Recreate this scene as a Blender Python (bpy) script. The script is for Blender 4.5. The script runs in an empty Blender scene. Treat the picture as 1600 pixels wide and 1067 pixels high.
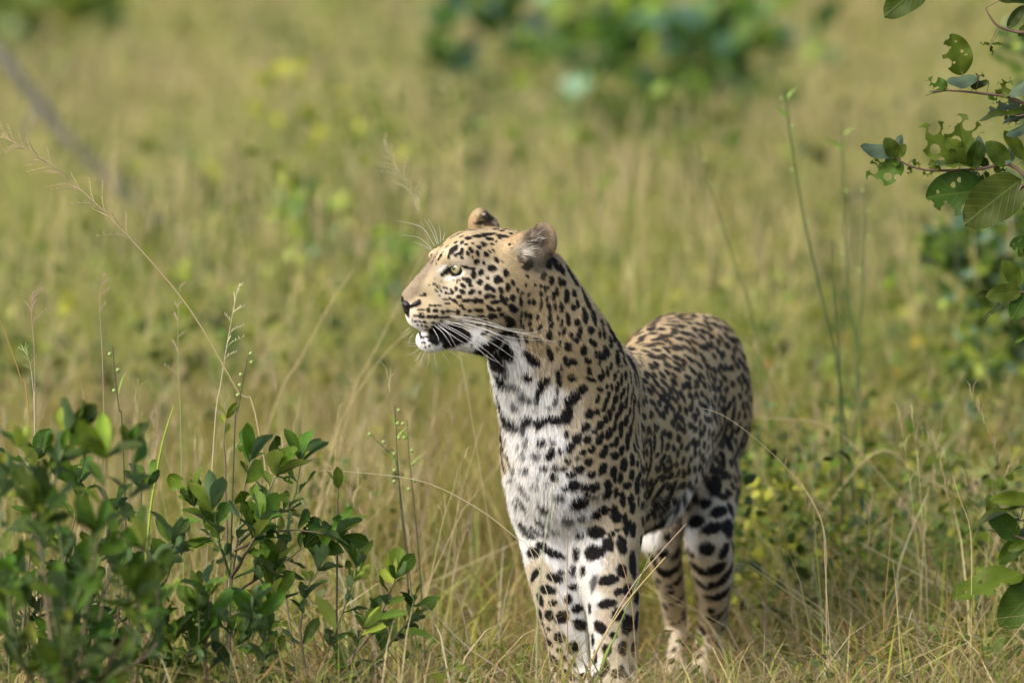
import bpy, math, random
import numpy as np
from mathutils import Vector, Matrix
from mathutils.bvhtree import BVHTree

rng = np.random.default_rng(7)
random.seed(7)
scene = bpy.context.scene
COL = scene.collection

# ------------------------------------------------------------------ camera, sky, sun, exposure
LENS, DIST, PITCH = 210.0, 11.0, math.radians(3.6)
CAM = np.array([0.0, -DIST, 0.69 + DIST * math.tan(PITCH)])
cam_data = bpy.data.cameras.new('camera')
cam_data.lens = LENS
cam_data.sensor_width = 36.0
cam_data.clip_start = 0.5
cam_data.clip_end = 3000.0
cam_data.dof.use_dof = True
cam_data.dof.focus_distance = DIST - 0.02
cam_data.dof.aperture_fstop = 2.5
cam = bpy.data.objects.new('camera', cam_data)
cam.location = CAM
cam.rotation_euler = (math.pi / 2 - PITCH, 0, 0)
COL.objects.link(cam)
scene.camera = cam

SUN_DIR = np.array([-0.72, -0.42, 0.80])          # towards the sun: high, from the left and the viewer's side
SUN_DIR /= np.linalg.norm(SUN_DIR)
world = bpy.data.worlds.new('World')
scene.world = world
world.use_nodes = True
wn = world.node_tree
sky_tex = wn.nodes.new('ShaderNodeTexSky')
sky_tex.sky_type = 'NISHITA'
sky_tex.sun_disc = False
sky_tex.sun_elevation = math.asin(SUN_DIR[2])
sky_tex.sun_rotation = math.atan2(SUN_DIR[0], SUN_DIR[1])
sky_tex.dust_density = 4.0
wbg = wn.nodes['Background']
wbg.inputs['Strength'].default_value = 0.145
wn.links.new(sky_tex.outputs[0], wbg.inputs['Color'])
sun_data = bpy.data.lights.new('sun', 'SUN')
sun_data.energy = 1.35
sun_data.angle = math.radians(34)
sun_data.color = (1.0, 0.955, 0.88)
sun = bpy.data.objects.new('sun', sun_data)
sun.rotation_euler = Vector(SUN_DIR).to_track_quat('Z', 'Y').to_euler()
COL.objects.link(sun)

vs = scene.view_settings
vs.view_transform = 'Standard'
vs.look = 'None'
vs.gamma = 1.0
vs.use_curve_mapping = False
vs.exposure = 1.08
scene.cycles.use_denoising = True
scene.cycles.max_bounces = 8
scene.cycles.transparent_max_bounces = 8

# ------------------------------------------------------------------ helpers
FPX = LENS / 36.0 * 1600.0
FWD = np.array([0.0, math.cos(PITCH), -math.sin(PITCH)])
UP = np.array([0.0, math.sin(PITCH), math.cos(PITCH)])
PX = DIST / math.cos(PITCH) / FPX            # metres per photo pixel at the leopard


def ray(px, py):
    d = FWD + np.array([1.0, 0, 0]) * ((px - 800.0) / FPX) + UP * ((533.5 - py) / FPX)
    return d / np.linalg.norm(d)


def at(px, py, Y=0.0):
    """world point seen at photo pixel (px, py) at depth Y (leopard's chest = 0)"""
    d = ray(px, py)
    return CAM + d * ((Y + DIST) / d[1])


def ground_z(x, y):
    """gentle rise of the land behind the leopard with soft bumps"""
    x = np.asarray(x, float); y = np.asarray(y, float)
    r = np.clip(y - 3.0, 0, None)
    z = 0.034 * r * r / (r + 6.0)
    z = z + 0.025 * np.sin(x * 1.3 + 0.7) * np.sin(y * 0.9 + 1.1) * np.clip((np.abs(y) + np.abs(x)) / 3.0, 0, 1)
    return z - 0.036 * np.exp(-((x - .3) / .5) ** 2 - ((y - .85) / .6) ** 2)      # the hind feet stand in a slight hollow


def link(o, parent=None):
    COL.objects.link(o)
    if parent is not None:
        o.parent = parent
    return o


def tag(o, label=None, cat=None, group=None, kind=None):
    if label: o['label'] = label
    if cat: o['category'] = cat
    if group: o['group'] = group
    if kind: o['kind'] = kind
    return o


def empty(name, loc, label, cat, group=None):
    o = bpy.data.objects.new(name, None)
    o.empty_display_size = 0.05
    o.location = loc
    COL.objects.link(o)
    return tag(o, label, cat, group)


def mesh_np(name, V, F, mat=None, smooth=True, col=None, colname='col'):
    """mesh from numpy verts (n,3) and faces: an (m,k) array or list of such arrays"""
    me = bpy.data.meshes.new(name)
    Fs = F if isinstance(F, list) else [F]
    Fs = [np.asarray(f, np.int32) for f in Fs if len(f)]
    V = np.asarray(V, np.float32)
    me.vertices.add(len(V))
    me.vertices.foreach_set('co', V.ravel())
    nl = sum(f.size for f in Fs)
    me.loops.add(nl)
    me.loops.foreach_set('vertex_index', np.concatenate([f.ravel() for f in Fs]))
    tot = np.concatenate([np.full(len(f), f.shape[1], np.int32) for f in Fs])
    start = np.concatenate([[0], np.cumsum(tot)[:-1]]).astype(np.int32)
    me.polygons.add(len(tot))
    me.polygons.foreach_set('loop_start', start)
    me.polygons.foreach_set('use_smooth', np.full(len(tot), smooth))
    me.update(calc_edges=True)
    if col is not None:
        a = me.color_attributes.new(colname, 'FLOAT_COLOR', 'POINT')
        c4 = np.ones((len(V), 4), np.float32); c4[:, :3] = col
        a.data.foreach_set('color', c4.ravel())
    if mat: me.materials.append(mat)
    return me


def obj(name, me, parent=None, loc=None):
    o = bpy.data.objects.new(name, me)
    link(o, parent)
    if loc is not None: o.location = loc
    return o


def tube(P, R, sides=6):
    """verts, quads of a tapered tube along points P with radii R"""
    P = np.asarray(P, float); R = np.broadcast_to(np.asarray(R, float), (len(P),))
    T = np.gradient(P, axis=0)
    T /= np.linalg.norm(T, axis=1)[:, None] + 1e-12
    ref = np.array([0.31, -0.86, 0.4])
    A = np.cross(T, ref); A /= np.linalg.norm(A, axis=1)[:, None] + 1e-12
    B = np.cross(T, A)
    th = np.arange(sides) / sides * 2 * math.pi
    V = P[:, None] + R[:, None, None] * (A[:, None] * np.cos(th)[None, :, None] + B[:, None] * np.sin(th)[None, :, None])
    V = V.reshape(-1, 3)
    n = len(P)
    i = np.arange(n - 1)[:, None] * sides; j = np.arange(sides)[None]; k = (j + 1) % sides
    F = np.stack([i + j, i + k, i + sides + k, i + sides + j], -1).reshape(-1, 4)
    return V, F


class MB:
    """collects pieces into one mesh"""
    def __init__(self):
        self.V = []; self.F = {}; self.C = []; self.n = 0
    def add(self, V, F, col=None):
        V = np.asarray(V, float); F = np.asarray(F)
        self.V.append(V); self.F.setdefault(F.shape[1], []).append(F + self.n)
        self.C.append(np.broadcast_to(np.asarray((1, 1, 1) if col is None else col, float), V.shape))
        self.n += len(V)
    def mesh(self, name, mat, off=(0, 0, 0), smooth=True):
        V = np.concatenate(self.V) - np.asarray(off, float)
        return mesh_np(name, V, [np.concatenate(f) for f in self.F.values()], mat, smooth, np.concatenate(self.C))


def curve_pts(P, n=10):
    """Catmull-Rom through points"""
    P = np.asarray(P, float)
    if len(P) == 2:
        t = np.linspace(0, 1, n)[:, None]
        return P[0] * (1 - t) + P[1] * t
    Q = np.vstack([2 * P[0] - P[1], P, 2 * P[-1] - P[-2]])
    u = np.linspace(0, len(P) - 1 - 1e-9, n)
    i = u.astype(int); t = (u - i)[:, None]
    p0, p1, p2, p3 = Q[i], Q[i + 1], Q[i + 2], Q[i + 3]
    return 0.5 * (2 * p1 + (p2 - p0) * t + (2 * p0 - 5 * p1 + 4 * p2 - p3) * t ** 2 + (3 * p1 - p0 - 3 * p2 + p3) * t ** 3)


def vnoise(x, y, seed=0, octaves=3):
    """smooth 2-D value noise in 0..1"""
    x = np.asarray(x, float); y = np.asarray(y, float)
    out = np.zeros(np.broadcast(x, y).shape); amp = 1.0; tot = 0
    for o in range(octaves):
        xi = np.floor(x).astype(np.int64); yi = np.floor(y).astype(np.int64)
        fx = x - xi; fy = y - yi
        fx = fx * fx * (3 - 2 * fx); fy = fy * fy * (3 - 2 * fy)
        def h(a, b):
            v = np.sin(a * 127.1 + b * 311.7 + (seed + o) * 74.7) * 43758.5453
            return v - np.floor(v)
        out += amp * ((h(xi, yi) * (1 - fx) + h(xi + 1, yi) * fx) * (1 - fy) + (h(xi, yi + 1) * (1 - fx) + h(xi + 1, yi + 1) * fx) * fy)
        tot += amp; amp *= 0.5; x = x * 2.03 + 17.3; y = y * 2.03 + 9.1
    return out / tot


# ------------------------------------------------------------------ materials
def new_mat(name):
    m = bpy.data.materials.new(name); m.use_nodes = True
    nt = m.node_tree; b = nt.nodes['Principled BSDF']
    return m, nt, b


def mat_plain(name, col, rough=0.6, spec=0.3):
    m, nt, b = new_mat(name)
    b.inputs['Base Color'].default_value = (*col, 1)
    b.inputs['Roughness'].default_value = rough
    b.inputs['Specular IOR Level'].default_value = spec
    return m


def mat_attr(name, attr, rough=0.6, spec=0.3, translucent=0.0, vary=0.0, scale=60):
    """colour from a mesh attribute, faintly broken up by noise"""
    m, nt, b = new_mat(name)
    a = nt.nodes.new('ShaderNodeAttribute'); a.attribute_name = attr
    src = a.outputs['Color']
    if vary:
        n = nt.nodes.new('ShaderNodeTexNoise'); n.inputs['Scale'].default_value = scale
        geo = nt.nodes.new('ShaderNodeNewGeometry'); nt.links.new(geo.outputs['Position'], n.inputs['Vector'])
        h = nt.nodes.new('ShaderNodeHueSaturation')
        mr = nt.nodes.new('ShaderNodeMapRange'); mr.inputs['To Min'].default_value = 1 - vary; mr.inputs['To Max'].default_value = 1 + vary
        nt.links.new(n.outputs['Fac'], mr.inputs['Value']); nt.links.new(mr.outputs['Result'], h.inputs['Value'])
        nt.links.new(src, h.inputs['Color']); src = h.outputs['Color']
    nt.links.new(src, b.inputs['Base Color'])
    b.inputs['Roughness'].default_value = rough
    b.inputs['Specular IOR Level'].default_value = spec
    if translucent:
        t = nt.nodes.new('ShaderNodeBsdfTranslucent'); nt.links.new(src, t.inputs['Color'])
        mx = nt.nodes.new('ShaderNodeMixShader'); mx.inputs['Fac'].default_value = translucent
        out = nt.nodes['Material Output']
        nt.links.new(b.outputs[0], mx.inputs[1]); nt.links.new(t.outputs[0], mx.inputs[2]); nt.links.new(mx.outputs[0], out.inputs['Surface'])
    return m
# ------------------------------------------------------------------ LEOPARD: body surface
class Field:
    """signed distance field on a grid, grown from smoothly joined solids"""
    def __init__(self, lo, hi, h):
        self.lo = np.asarray(lo, float); self.h = h
        self.n = np.ceil((np.asarray(hi) - self.lo) / h).astype(int) + 1
        self.F = np.full(self.n, 0.08, np.float32)
    def box(self, lo, hi):
        a = np.clip(np.floor((lo - self.lo) / self.h).astype(int), 0, self.n - 1)
        b = np.clip(np.ceil((hi - self.lo) / self.h).astype(int) + 1, 1, self.n)
        ax = [(self.lo[i] + self.h * np.arange(a[i], b[i])).astype(np.float32) for i in range(3)]
        return tuple(slice(a[i], b[i]) for i in range(3)), np.meshgrid(*ax, indexing='ij', sparse=True)
    def merge(self, sl, d, k, sub=False):
        f = self.F[sl]
        if sub:
            d = -d; hh = np.clip(0.5 - 0.5 * (d - f) / k, 0, 1)
            self.F[sl] = f * hh + d * (1 - hh) + k * hh * (1 - hh)
        else:
            hh = np.clip(0.5 + 0.5 * (d - f) / k, 0, 1)
            self.F[sl] = d * (1 - hh) + f * hh - k * hh * (1 - hh)
    def ell(self, c, r, k=0.012, yaw=0.0, rot=0.0, tilt=0.0, sub=False):
        """ellipsoid; rot turns it in the view plane (clockwise degrees), yaw about the vertical"""
        c = np.asarray(c, float); r = np.asarray(r, float)
        M = np.array(Matrix.Rotation(math.radians(yaw), 3, 'Z') @ Matrix.Rotation(math.radians(rot), 3, 'Y') @ Matrix.Rotation(math.radians(tilt), 3, 'X'))
        pad = r.max() + k + 0.02
        sl, (X, Y, Z) = self.box(c - pad, c + pad)
        X = X - c[0]; Y = Y - c[1]; Z = Z - c[2]
        k0 = 0; k1 = 0
        for i in range(3):
            q = (M[0, i] * X + M[1, i] * Y + M[2, i] * Z) / r[i]
            k0 = k0 + q * q; k1 = k1 + (q / r[i]) ** 2
        k0 = np.sqrt(k0); d = k0 * (k0 - 1) / (np.sqrt(k1) + 1e-6)
        self.merge(sl, d.astype(np.float32), k, sub)
    def cone(self, a, b, ra, rb, k=0.012, sub=False):
        a = np.asarray(a, float); b = np.asarray(b, float)
        pad = max(ra, rb) + k + 0.01
        sl, (X, Y, Z) = self.box(np.minimum(a, b) - pad, np.maximum(a, b) + pad)
        ab = b - a; L2 = ab @ ab
        t = np.clip(((X - a[0]) * ab[0] + (Y - a[1]) * ab[1] + (Z - a[2]) * ab[2]) / L2, 0, 1)
        d = np.sqrt((X - a[0] - t * ab[0]) ** 2 + (Y - a[1] - t * ab[1]) ** 2 + (Z - a[2] - t * ab[2]) ** 2) - (ra + (rb - ra) * t)
        self.merge(sl, d.astype(np.float32), k, sub)
    def begin(self):
        """collect the next solids with their own tight join, to be merged as one"""
        self.keep = self.F; self.F = np.full(self.n, 0.08, np.float32)
    def end(self, k):
        d = self.F; f = self.keep; self.F = f
        hh = np.clip(0.5 + 0.5 * (d - f) / k, 0, 1)
        self.F = d * (1 - hh) + f * hh - k * hh * (1 - hh)
    def surface(self):
        """surface nets -> verts, quads"""
        F = self.F; s = F < 0
        n = np.array(F.shape) - 1
        cor = [(i, j, k) for i in (0, 1) for j in (0, 1) for k in (0, 1)]
        anyc = np.zeros(n, bool); allc = np.ones(n, bool)
        for (i, j, k) in cor:
            v = s[i:n[0] + i, j:n[1] + j, k:n[2] + k]; anyc |= v; allc &= v
        act = anyc & ~allc
        idx = np.full(n, -1, np.int32); cells = np.argwhere(act); idx[act] = np.arange(len(cells))
        acc = np.zeros((len(cells), 3)); cnt = np.zeros(len(cells))
        for a in cor:
            for ax in range(3):
                if a[ax]: continue
                b = list(a); b[ax] = 1
                va = F[tuple((cells + a).T)]; vb = F[tuple((cells + b).T)]
                m = (va < 0) != (vb < 0)
                t = va[m] / (va[m] - vb[m])
                p = np.tile(np.asarray(a, float), (m.sum(), 1)); p[:, ax] += t
                acc[m] += p; cnt[m] += 1
        V = self.lo + self.h * (cells + acc / cnt[:, None])
        Q = []
        for ax in range(3):
            u, w = [(1, 2), (2, 0), (0, 1)][ax]
            s0 = [slice(0, -1) if i == ax else slice(None) for i in range(3)]
            s1 = [slice(1, None) if i == ax else slice(None) for i in range(3)]
            c = np.argwhere(s[tuple(s0)] != s[tuple(s1)])
            c = c[(c[:, u] > 0) & (c[:, w] > 0) & (c[:, u] < n[u]) & (c[:, w] < n[w])]
            ins = s[tuple(c.T)]
            du = np.zeros(3, int); du[u] = 1; dw = np.zeros(3, int); dw[w] = 1
            q = np.stack([idx[tuple((c - du - dw).T)], idx[tuple((c - dw).T)], idx[tuple(c.T)], idx[tuple((c - du).T)]], -1)
            q[~ins] = q[~ins][:, ::-1]
            Q.append(q)
        return V, np.concatenate(Q)


def R(px, Y=0.0): return px * PX * (Y + DIST) / DIST

body_f = Field((-0.34, -0.20, -0.08), (0.60, 1.42, 0.98), 0.0036)


def E(px, py, Y, rx, rz, ry, k=12, yaw=0, rot=0, tilt=0, sub=False):
    s = R(1, Y)
    body_f.ell(at(px, py, Y), (rx * s, ry * s, rz * s), k * s, yaw, rot, tilt, sub)


def chain(pts, k=10, n=0):
    P = curve_pts(pts, n or 5 * len(pts))
    W = [at(*p[:3]) for p in P]; r = [R(p[3], p[2]) for p in P]
    body_f.begin()
    for i in range(len(P) - 1):
        body_f.cone(W[i], W[i + 1], r[i], r[i + 1], .0015)
    body_f.end(R(k))


def bulk(pts, n, k, yaw=0, rot=0):
    """a run of ellipsoids interpolated from key sections (px, py, Y, rx, rz, ry)"""
    body_f.begin()
    for p in curve_pts(pts, n):
        E(*p, k=3, yaw=yaw, rot=rot)
    body_f.end(R(k))


# trunk (the body axis runs away from the viewer, to the right)
BY = -18
trunk = [(905, 720, .16, 86, 108, 90), (938, 690, .30, 80, 132, 95), (978, 690, .45, 92, 142, 95), (1020, 672, .58, 88, 140, 95),
         (1046, 640, .70, 78, 132, 95), (1072, 602, .82, 78, 104, 95), (1082, 590, .92, 72, 92, 85)]
bulk(trunk, 44, 12, yaw=BY)
E(1050, 560, .82, 52, 68, 110, k=20, yaw=BY)            # croup
E(1100, 560, .86, 48, 66, 110, k=20, yaw=BY)
E(1022, 562, .70, 40, 52, 110, k=20, yaw=BY)
# thighs
E(1116, 630, .86, 52, 112, 100, k=18, yaw=BY)
E(1128, 640, .92, 40, 90, 90, k=16, yaw=BY)
E(1112, 750, .80, 40, 82, 78, k=16, yaw=BY)
E(1040, 690, .90, 48, 110, 90, k=18, yaw=BY)
# chest, shoulders, neck
bulk([(818, 432, .01, 71, 52, 56), (838, 478, .03, 83, 56, 62), (857, 525, .05, 96, 62, 70), (877, 580, .09, 106, 70, 80), (888, 640, .115, 105, 80, 86),
      (888, 695, .12, 99, 84, 88), (893, 745, .125, 92, 76, 82), (900, 790, .15, 84, 58, 66)], 40, 16)
E(953, 690, .165, 44, 130, 80, k=14, yaw=-14)
E(958, 780, .15, 38, 72, 64, k=14, yaw=-14)
E(828, 705, .19, 40, 108, 74, k=26, yaw=-10)
E(950, 590, .24, 48, 56, 62, k=34)
# front legs (the animal's left, then its right)
chain([(958, 730, .13, 44), (954, 815, .13, 50), (951, 880, .105, 46), (958, 940, .09, 40), (961, 1000, .09, 36), (960, 1050, .085, 34), (957, 1078, .06, 35)], 30)
chain([(853, 740, .16, 42), (857, 815, .165, 46), (863, 880, .145, 41), (875, 950, .13, 35), (886, 1010, .13, 30), (889, 1050, .125, 29), (888, 1076, .10, 31)], 30)
E(910, 850, .16, 40, 34, 50, k=18)
for cx, cy, Y in ((955, 1088, .03), (888, 1085, .07)):     # paws with four toes each
    for dx in (-24, -8, 8, 24):
        E(cx + dx, cy + 8 - abs(dx) * .12, Y - .03 + abs(dx) * .0006, 11, 12, 22, k=5)
    E(cx, cy + 1, Y + .02, 30, 18, 34, k=8)
# hind legs
chain([(1112, 760, .80, 40), (1108, 830, .72, 36), (1112, 880, .76, 33), (1114, 938, .86, 25), (1110, 980, .93, 21), (1102, 1022, .90, 18), (1096, 1058, .86, 20)], 12)
chain([(1038, 760, .86, 36), (1034, 835, .76, 27), (1042, 885, .80, 23), (1052, 938, .90, 18), (1056, 972, .98, 16), (1058, 1008, .95, 15), (1056, 1038, .91, 17)], 12)
for cx, cy, Y in ((1092, 1068, .80), (1054, 1046, .86)):
    for dx in (-18, -6, 6, 18):
        E(cx + dx, cy + 5, Y - .03 + abs(dx) * .0006, 9, 10, 20, k=4)
    E(cx, cy, Y + .02, 22, 14, 30, k=8)
# tail, hanging behind the hind legs
chain([(1090, 560, 1.00, 15), (1106, 640, 1.10, 14), (1112, 760, 1.15, 13), (1110, 880, 1.17, 12), (1104, 950, 1.19, 11), (1100, 985, 1.27, 9)], 8)

# head
E(782, 425, 0.0, 80, 68, 58, k=12)                 # skull
E(735, 403, -.015, 46, 44, 50, k=14)               # forehead
E(768, 470, .0, 62, 52, 60, k=16)                  # cheeks
E(722, 470, -.02, 52, 46, 48, k=14)
body_f.cone(at(713, 400, -.025), at(645, 466, -.05), R(27), R(18.5), R(10))
E(683, 460, -.035, 32, 32, 32, k=14, rot=40)
E(672, 492, -.045, 36, 28, 35, k=12, rot=12)       # whisker pads
E(654, 486, -.05, 19, 24, 26, k=10)
E(672, 531, -.04, 22, 18, 21, k=6, rot=8)          # chin
body_f.cone(at(685, 527, -.04), at(752, 518, -.015), R(16), R(34), R(11))
E(712, 400, -.056, 24, 11, 12, k=20, rot=-10)       # brows
E(690, 396, .02, 22, 11, 12, k=18, rot=-18)
E(700, 422, -.098, 14, 9, 11, k=12, rot=-25, sub=True)
E(676, 420, .055, 16, 11, 14, k=8, rot=-25, sub=True)
E(742, 448, -.045, 42, 24, 22, k=18, rot=20)       # zygoma
# ears: round cups
E(830, 389, -.045, 43, 29, 14, k=8, yaw=14, rot=-22, tilt=-12)
E(851, 371, -.05, 19, 24, 11, k=8, yaw=14, rot=-10, tilt=-12)
E(812, 382, -.045, 26, 12, 14, k=8, yaw=14, rot=-28, tilt=-12)
E(833, 391, -.078, 32, 21, 20, k=4, yaw=14, rot=-22, tilt=-12, sub=True)
E(850, 377, -.078, 13, 17, 17, k=4, yaw=14, rot=-10, tilt=-12, sub=True)
E(749, 350, .075, 19, 25, 11, k=7, yaw=-25, rot=12, tilt=8)
E(763, 353, .075, 18, 15, 10, k=8, yaw=-25, rot=20, tilt=8)
E(760, 350, .058, 15, 19, 9, k=4, yaw=-25, rot=10, tilt=8, sub=True)

BV, BQ = body_f.surface()
del body_f.F
LEO = np.array([at(930, 900, .3)[0], .35, 0.0])
body_me = mesh_np('leopard_body', BV - LEO, BQ)
BN = np.empty(len(BV) * 3, np.float32); body_me.vertices.foreach_get('normal', BN); BN = BN.reshape(-1, 3).astype(float)
tree = BVHTree.FromPolygons(BV.tolist(), BQ.tolist())
print('body', len(BV), BV.min(0), BV.max(0))


def hit(px, py):
    d = ray(px, py)
    h = tree.ray_cast(Vector(CAM), Vector(d))
    return (None, None) if h[0] is None else (np.array(h[0]), np.array(h[1]))


def hit_far(px, py):
    """where the ray leaves the body on its far side"""
    d = Vector(ray(px, py)); o = Vector(CAM) + d * (DIST + 4)
    h = tree.ray_cast(o, -d)
    return (None, None) if h[0] is None else (np.array(h[0]), np.array(h[1]))
# ------------------------------------------------------------------ LEOPARD: coat pattern
# every spot: (x, y, half length, half width, angle, darkness); groups are measured on crops (x0, y0, scale)
SPOTS = []


def crop(x0, y0, s, txt):
    for q in txt.split(';'):
        v = [float(t) for t in q.split()]
        if len(v) < 3: continue
        x, y, a = v[:3]; b = v[3] if len(v) > 3 else a
        SPOTS.append((x0 + x / s, y0 + y / s, a / s, b / s, v[4] if len(v) > 4 else 0.0, v[5] if len(v) > 5 else 1.0))


crop(720, 320, 6.669, """78 348 30 17 -20;195 325 42 18 -35;290 305 38 16 -35;355 255 32 20 80;430 270 24 14 15;485 256 36 14 15;428 325 50 16 22;405 350 18 10 10;520 300 18 14;
590 255 18 14;297 355 26 18 -30;365 380 12 14;328 412 18 14 60;240 410 30 22 40;125 402 16 14 60;50 415 20 12 -30;12 392 22 18 90;193 447 28 18 50;105 472 32 18 60;
12 485 30 20 80;70 507 25 17 70;172 507 30 18 65;265 520 30 22 50;302 488 18 12 50;338 478 20 12 50;370 575 34 18 60;428 590 24 8 60;163 592 28 26;238 602 24 14 70;
120 545 14 10 90;10 552 22 12;322 662 42 32 15;468 712 40 26 70;210 705 30 30;135 730 42 27 80;280 763 20 18 40;388 778 42 40;75 790 36 28 50;95 838 26 20 30;198 805 30 28;
25 842 32 18 25;15 905 32 22 30;275 860 34 30 20;325 880 42 22 40;418 892 36 22 45;487 858 42 24 75;545 815 34 18 60;592 885 26 14 65;640 918 20 20;705 938 16 20;
112 912 36 24 -30;200 915 22 20 30;275 955 30 24;320 948 38 18 10;440 990 52 24 55;480 978 22 12 50;540 970 32 28 30;625 1000 50 18 75;58 1000 44 18 -5;150 998 32 26;
208 1005 28 22;355 1012 46 20 -5;525 1052 36 20 20;285 1060 28 14 20;710 1008 26 16 80;760 1015 32 20 75;835 928 30 16 80;895 975 28 12 85;840 1020 36 14 90;835 848 16 16;
880 875 38 14 80;912 865 22 10 80;945 785 42 26 75;860 740 40 24 -70 .8;910 600 50 24 -65;950 560 40 24 -10;985 620 60 26 70;1000 900 40 18 75;965 945 40 18 75;1030 800 48 18 85;
1045 670 45 25 70;1045 1035 30 14 70;60 655 50 13 15;125 668 30 12 5;570 225 50 8 5 .6;290 140 45 40 0 .85;262 195 100 20 5 .8;700 630 44 56 60 .85;620 560 26 44 0 .45""")
crop(620, 340, 8.892, """790 440 70 38 -60;728 525 50 18 -70;850 510 50 22 -25;905 465 40 28 80;820 345 24 14 -50;700 400 16 12 -60 .7;655 345 20 12 -45 .6;610 530 26 20 90;578 580 16 20;
548 525 10 18;480 520 12 20 0 .7;495 610 14 20 0 .5;545 595 8 16;552 640 8 12;640 480 16 12 -50;545 425 12 20 0 .8;575 400 14 10 0 .8;860 225 50 14 -25 .8;780 265 50 12 -35 .7;
1000 175 50 18 -15 .8;835 890 30 14 70;870 865 24 13 70;912 850 22 16 60;520 925 20 16 60;555 960 24 14 70;600 965 16 12 70;655 970 20 14 60;692 985 22 14 50;525 850 14 10 90;
448 933 12 9;390 1058 26 11 -10;615 890 9 8 0 .6;575 905 9 8 0 .6;700 850 10 8 0 .5;790 870 10 8 0 .5;735 725 55 36 -45;690 755 60 34 -30;650 785 40 24 -15;780 800 50 14 25;940 690 50 14 10""")
crop(610, 440, 8.892, """485 178 18 15;440 195 40 11 -20;555 335 22 20;615 335 22 22;675 330 30 20 10;400 390 20 13;450 392 30 18;528 395 34 26;622 408 38 25;725 418 32 25;800 412 40 19 5;
870 415 40 8;425 438 34 11;340 482 28 15 -10;400 482 28 17;455 490 32 24;540 492 40 23;630 495 50 23;740 497 50 16;800 500 30 14;350 552 22 18 -40;410 558 26 17;475 565 40 13;
590 570 30 13;378 598 12 14;435 612 16 18;495 625 22 18;485 665 14 12;535 670 14 16;305 520 8 8;303 555 8 8;640 690 100 105;760 720 130 120 30;900 760 140 100 25;1000 750 110 80 35;
840 860 100 55 -20;800 870 70 55;420 790 11 13;465 800 11 13;440 840 10 12;475 850 14 15;
520 820 10 10;485 905 12 13;540 890 10 15;590 865 17 11;645 880 12 13;660 850 10 10;850 140 42 22 60;910 105 36 20 75;945 212 40 26;700 130 26 17 50;760 160 18 20;805 165 26 17 40;
640 130 22 13 40;680 195 30 13 35;770 245 28 13 35;825 235 30 17 40;715 240 24 8 20;790 300 34 14 5;895 275 40 20 40;985 330 30 22 10;1015 375 32 20 30;940 428 34 27 90;
150 300 45 40 0;200 330 60 55;230 400 55 45 60;245 450 45 22 75;320 330 50 22 -20;385 285 42 26 -45""")
crop(710, 450, 8.892, """215 318 30 24 20;340 310 62 26 15;500 290 58 28 30;612 298 36 26 25;655 362 36 32 20;530 388 66 36;815 285 66 48 35;770 450 80 44 50;760 510 50 36;930 370 50 18 90;
990 362 30 15 85;1055 390 40 24 80;920 475 56 19 85;955 530 40 13 80;1045 500 30 26 30;165 385 34 14 10;265 410 26 14 20;375 390 48 14 10;420 440 50 12 20;490 525 60 16 15;
340 510 40 14 -10;85 450 30 16;110 485 30 12;420 618 58 24 -20;560 672 46 20 10;700 615 80 40 20;700 830 95 85;560 900 110 70 20;440 870 70 80 60;420 930 60 50;600 960 80 40;
885 685 36 28 40;1000 710 50 26 60;40 600 130 80 35;60 700 120 75 -15;120 640 85 65 30""")
crop(820, 380, 6.669, """410 165 46 18 65;345 100 30 14 20;385 270 48 22 90;480 320 42 30 85;405 410 40 18 90;535 412 36 28 70;515 520 34 24 50;435 550 70 30 -80;618 540 36 24 -60;550 635 44 20 -80;
505 670 32 24 50;655 620 50 22 -80;318 655 34 14 75;380 665 54 20 85;252 665 46 22 75;172 645 54 12 -80;12 740 34 16 80;60 758 36 22 85;135 770 30 14 -70;52 838 24 24;
160 875 36 20 -70;70 900 24 20;260 770 46 20 85;275 840 46 22 90;342 780 26 12 85;450 785 66 22 80;382 835 36 18 -80;547 825 36 28 70;630 770 60 30 -85;615 700 30 16 -80;
722 770 60 24 -75;800 825 32 24 60;870 870 60 28 60;965 930 40 26 50;410 915 44 18 -80;363 940 20 12 90;255 955 56 26 -85;480 955 28 22 45;572 930 60 28 -80;690 908 36 36;
780 940 46 16 90;825 940 60 16 85;893 1015 46 22 85;945 990 40 18 -85;1025 1030 40 22 70;530 1015 30 18 40;363 1035 24 14 80;455 1055 36 18 20;715 1040 50 26 35;15 1000 34 20 80;
130 1000 40 20 10 .6""")
crop(740, 530, 6.669, """590 190 100 32 60;655 220 54 26 65;795 155 80 28 75;985 75 44 30 -80;897 38 26 18 90;875 105 26 14 85 .8;970 230 56 28 65;1035 235 40 30 40;1020 400 42 32 40;912 295 34 12 75;
880 360 50 28 70;892 450 46 22 75;870 540 40 16 80 .8;855 650 50 22 -70 .8;555 385 62 34 55;280 420 80 50 70;400 490 80 28 0 .7;730 450 70 42 -50;690 540 60 28 -60;665 620 50 24 -70 .9;
545 620 60 40 0 .8;430 690 44 36 80 .75;1000 640 56 50 -30;975 780 95 52 -80;870 840 80 42 -10;760 840 70 38 -30;680 880 60 44;555 850 46 48 60;1040 590 40 44;320 800 70 34 55;
260 770 50 22 75;380 860 60 28 25;440 890 44 34 40 .9;520 945 60 32 -70 .85;228 600 60 14 85;340 320 30 16 -60 .4;640 740 24 20 0 .4;785 720 30 24 0 .5;300 1000 50 20 60;270 1020 40 20 70;
970 990 40 24 -80""")
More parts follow.
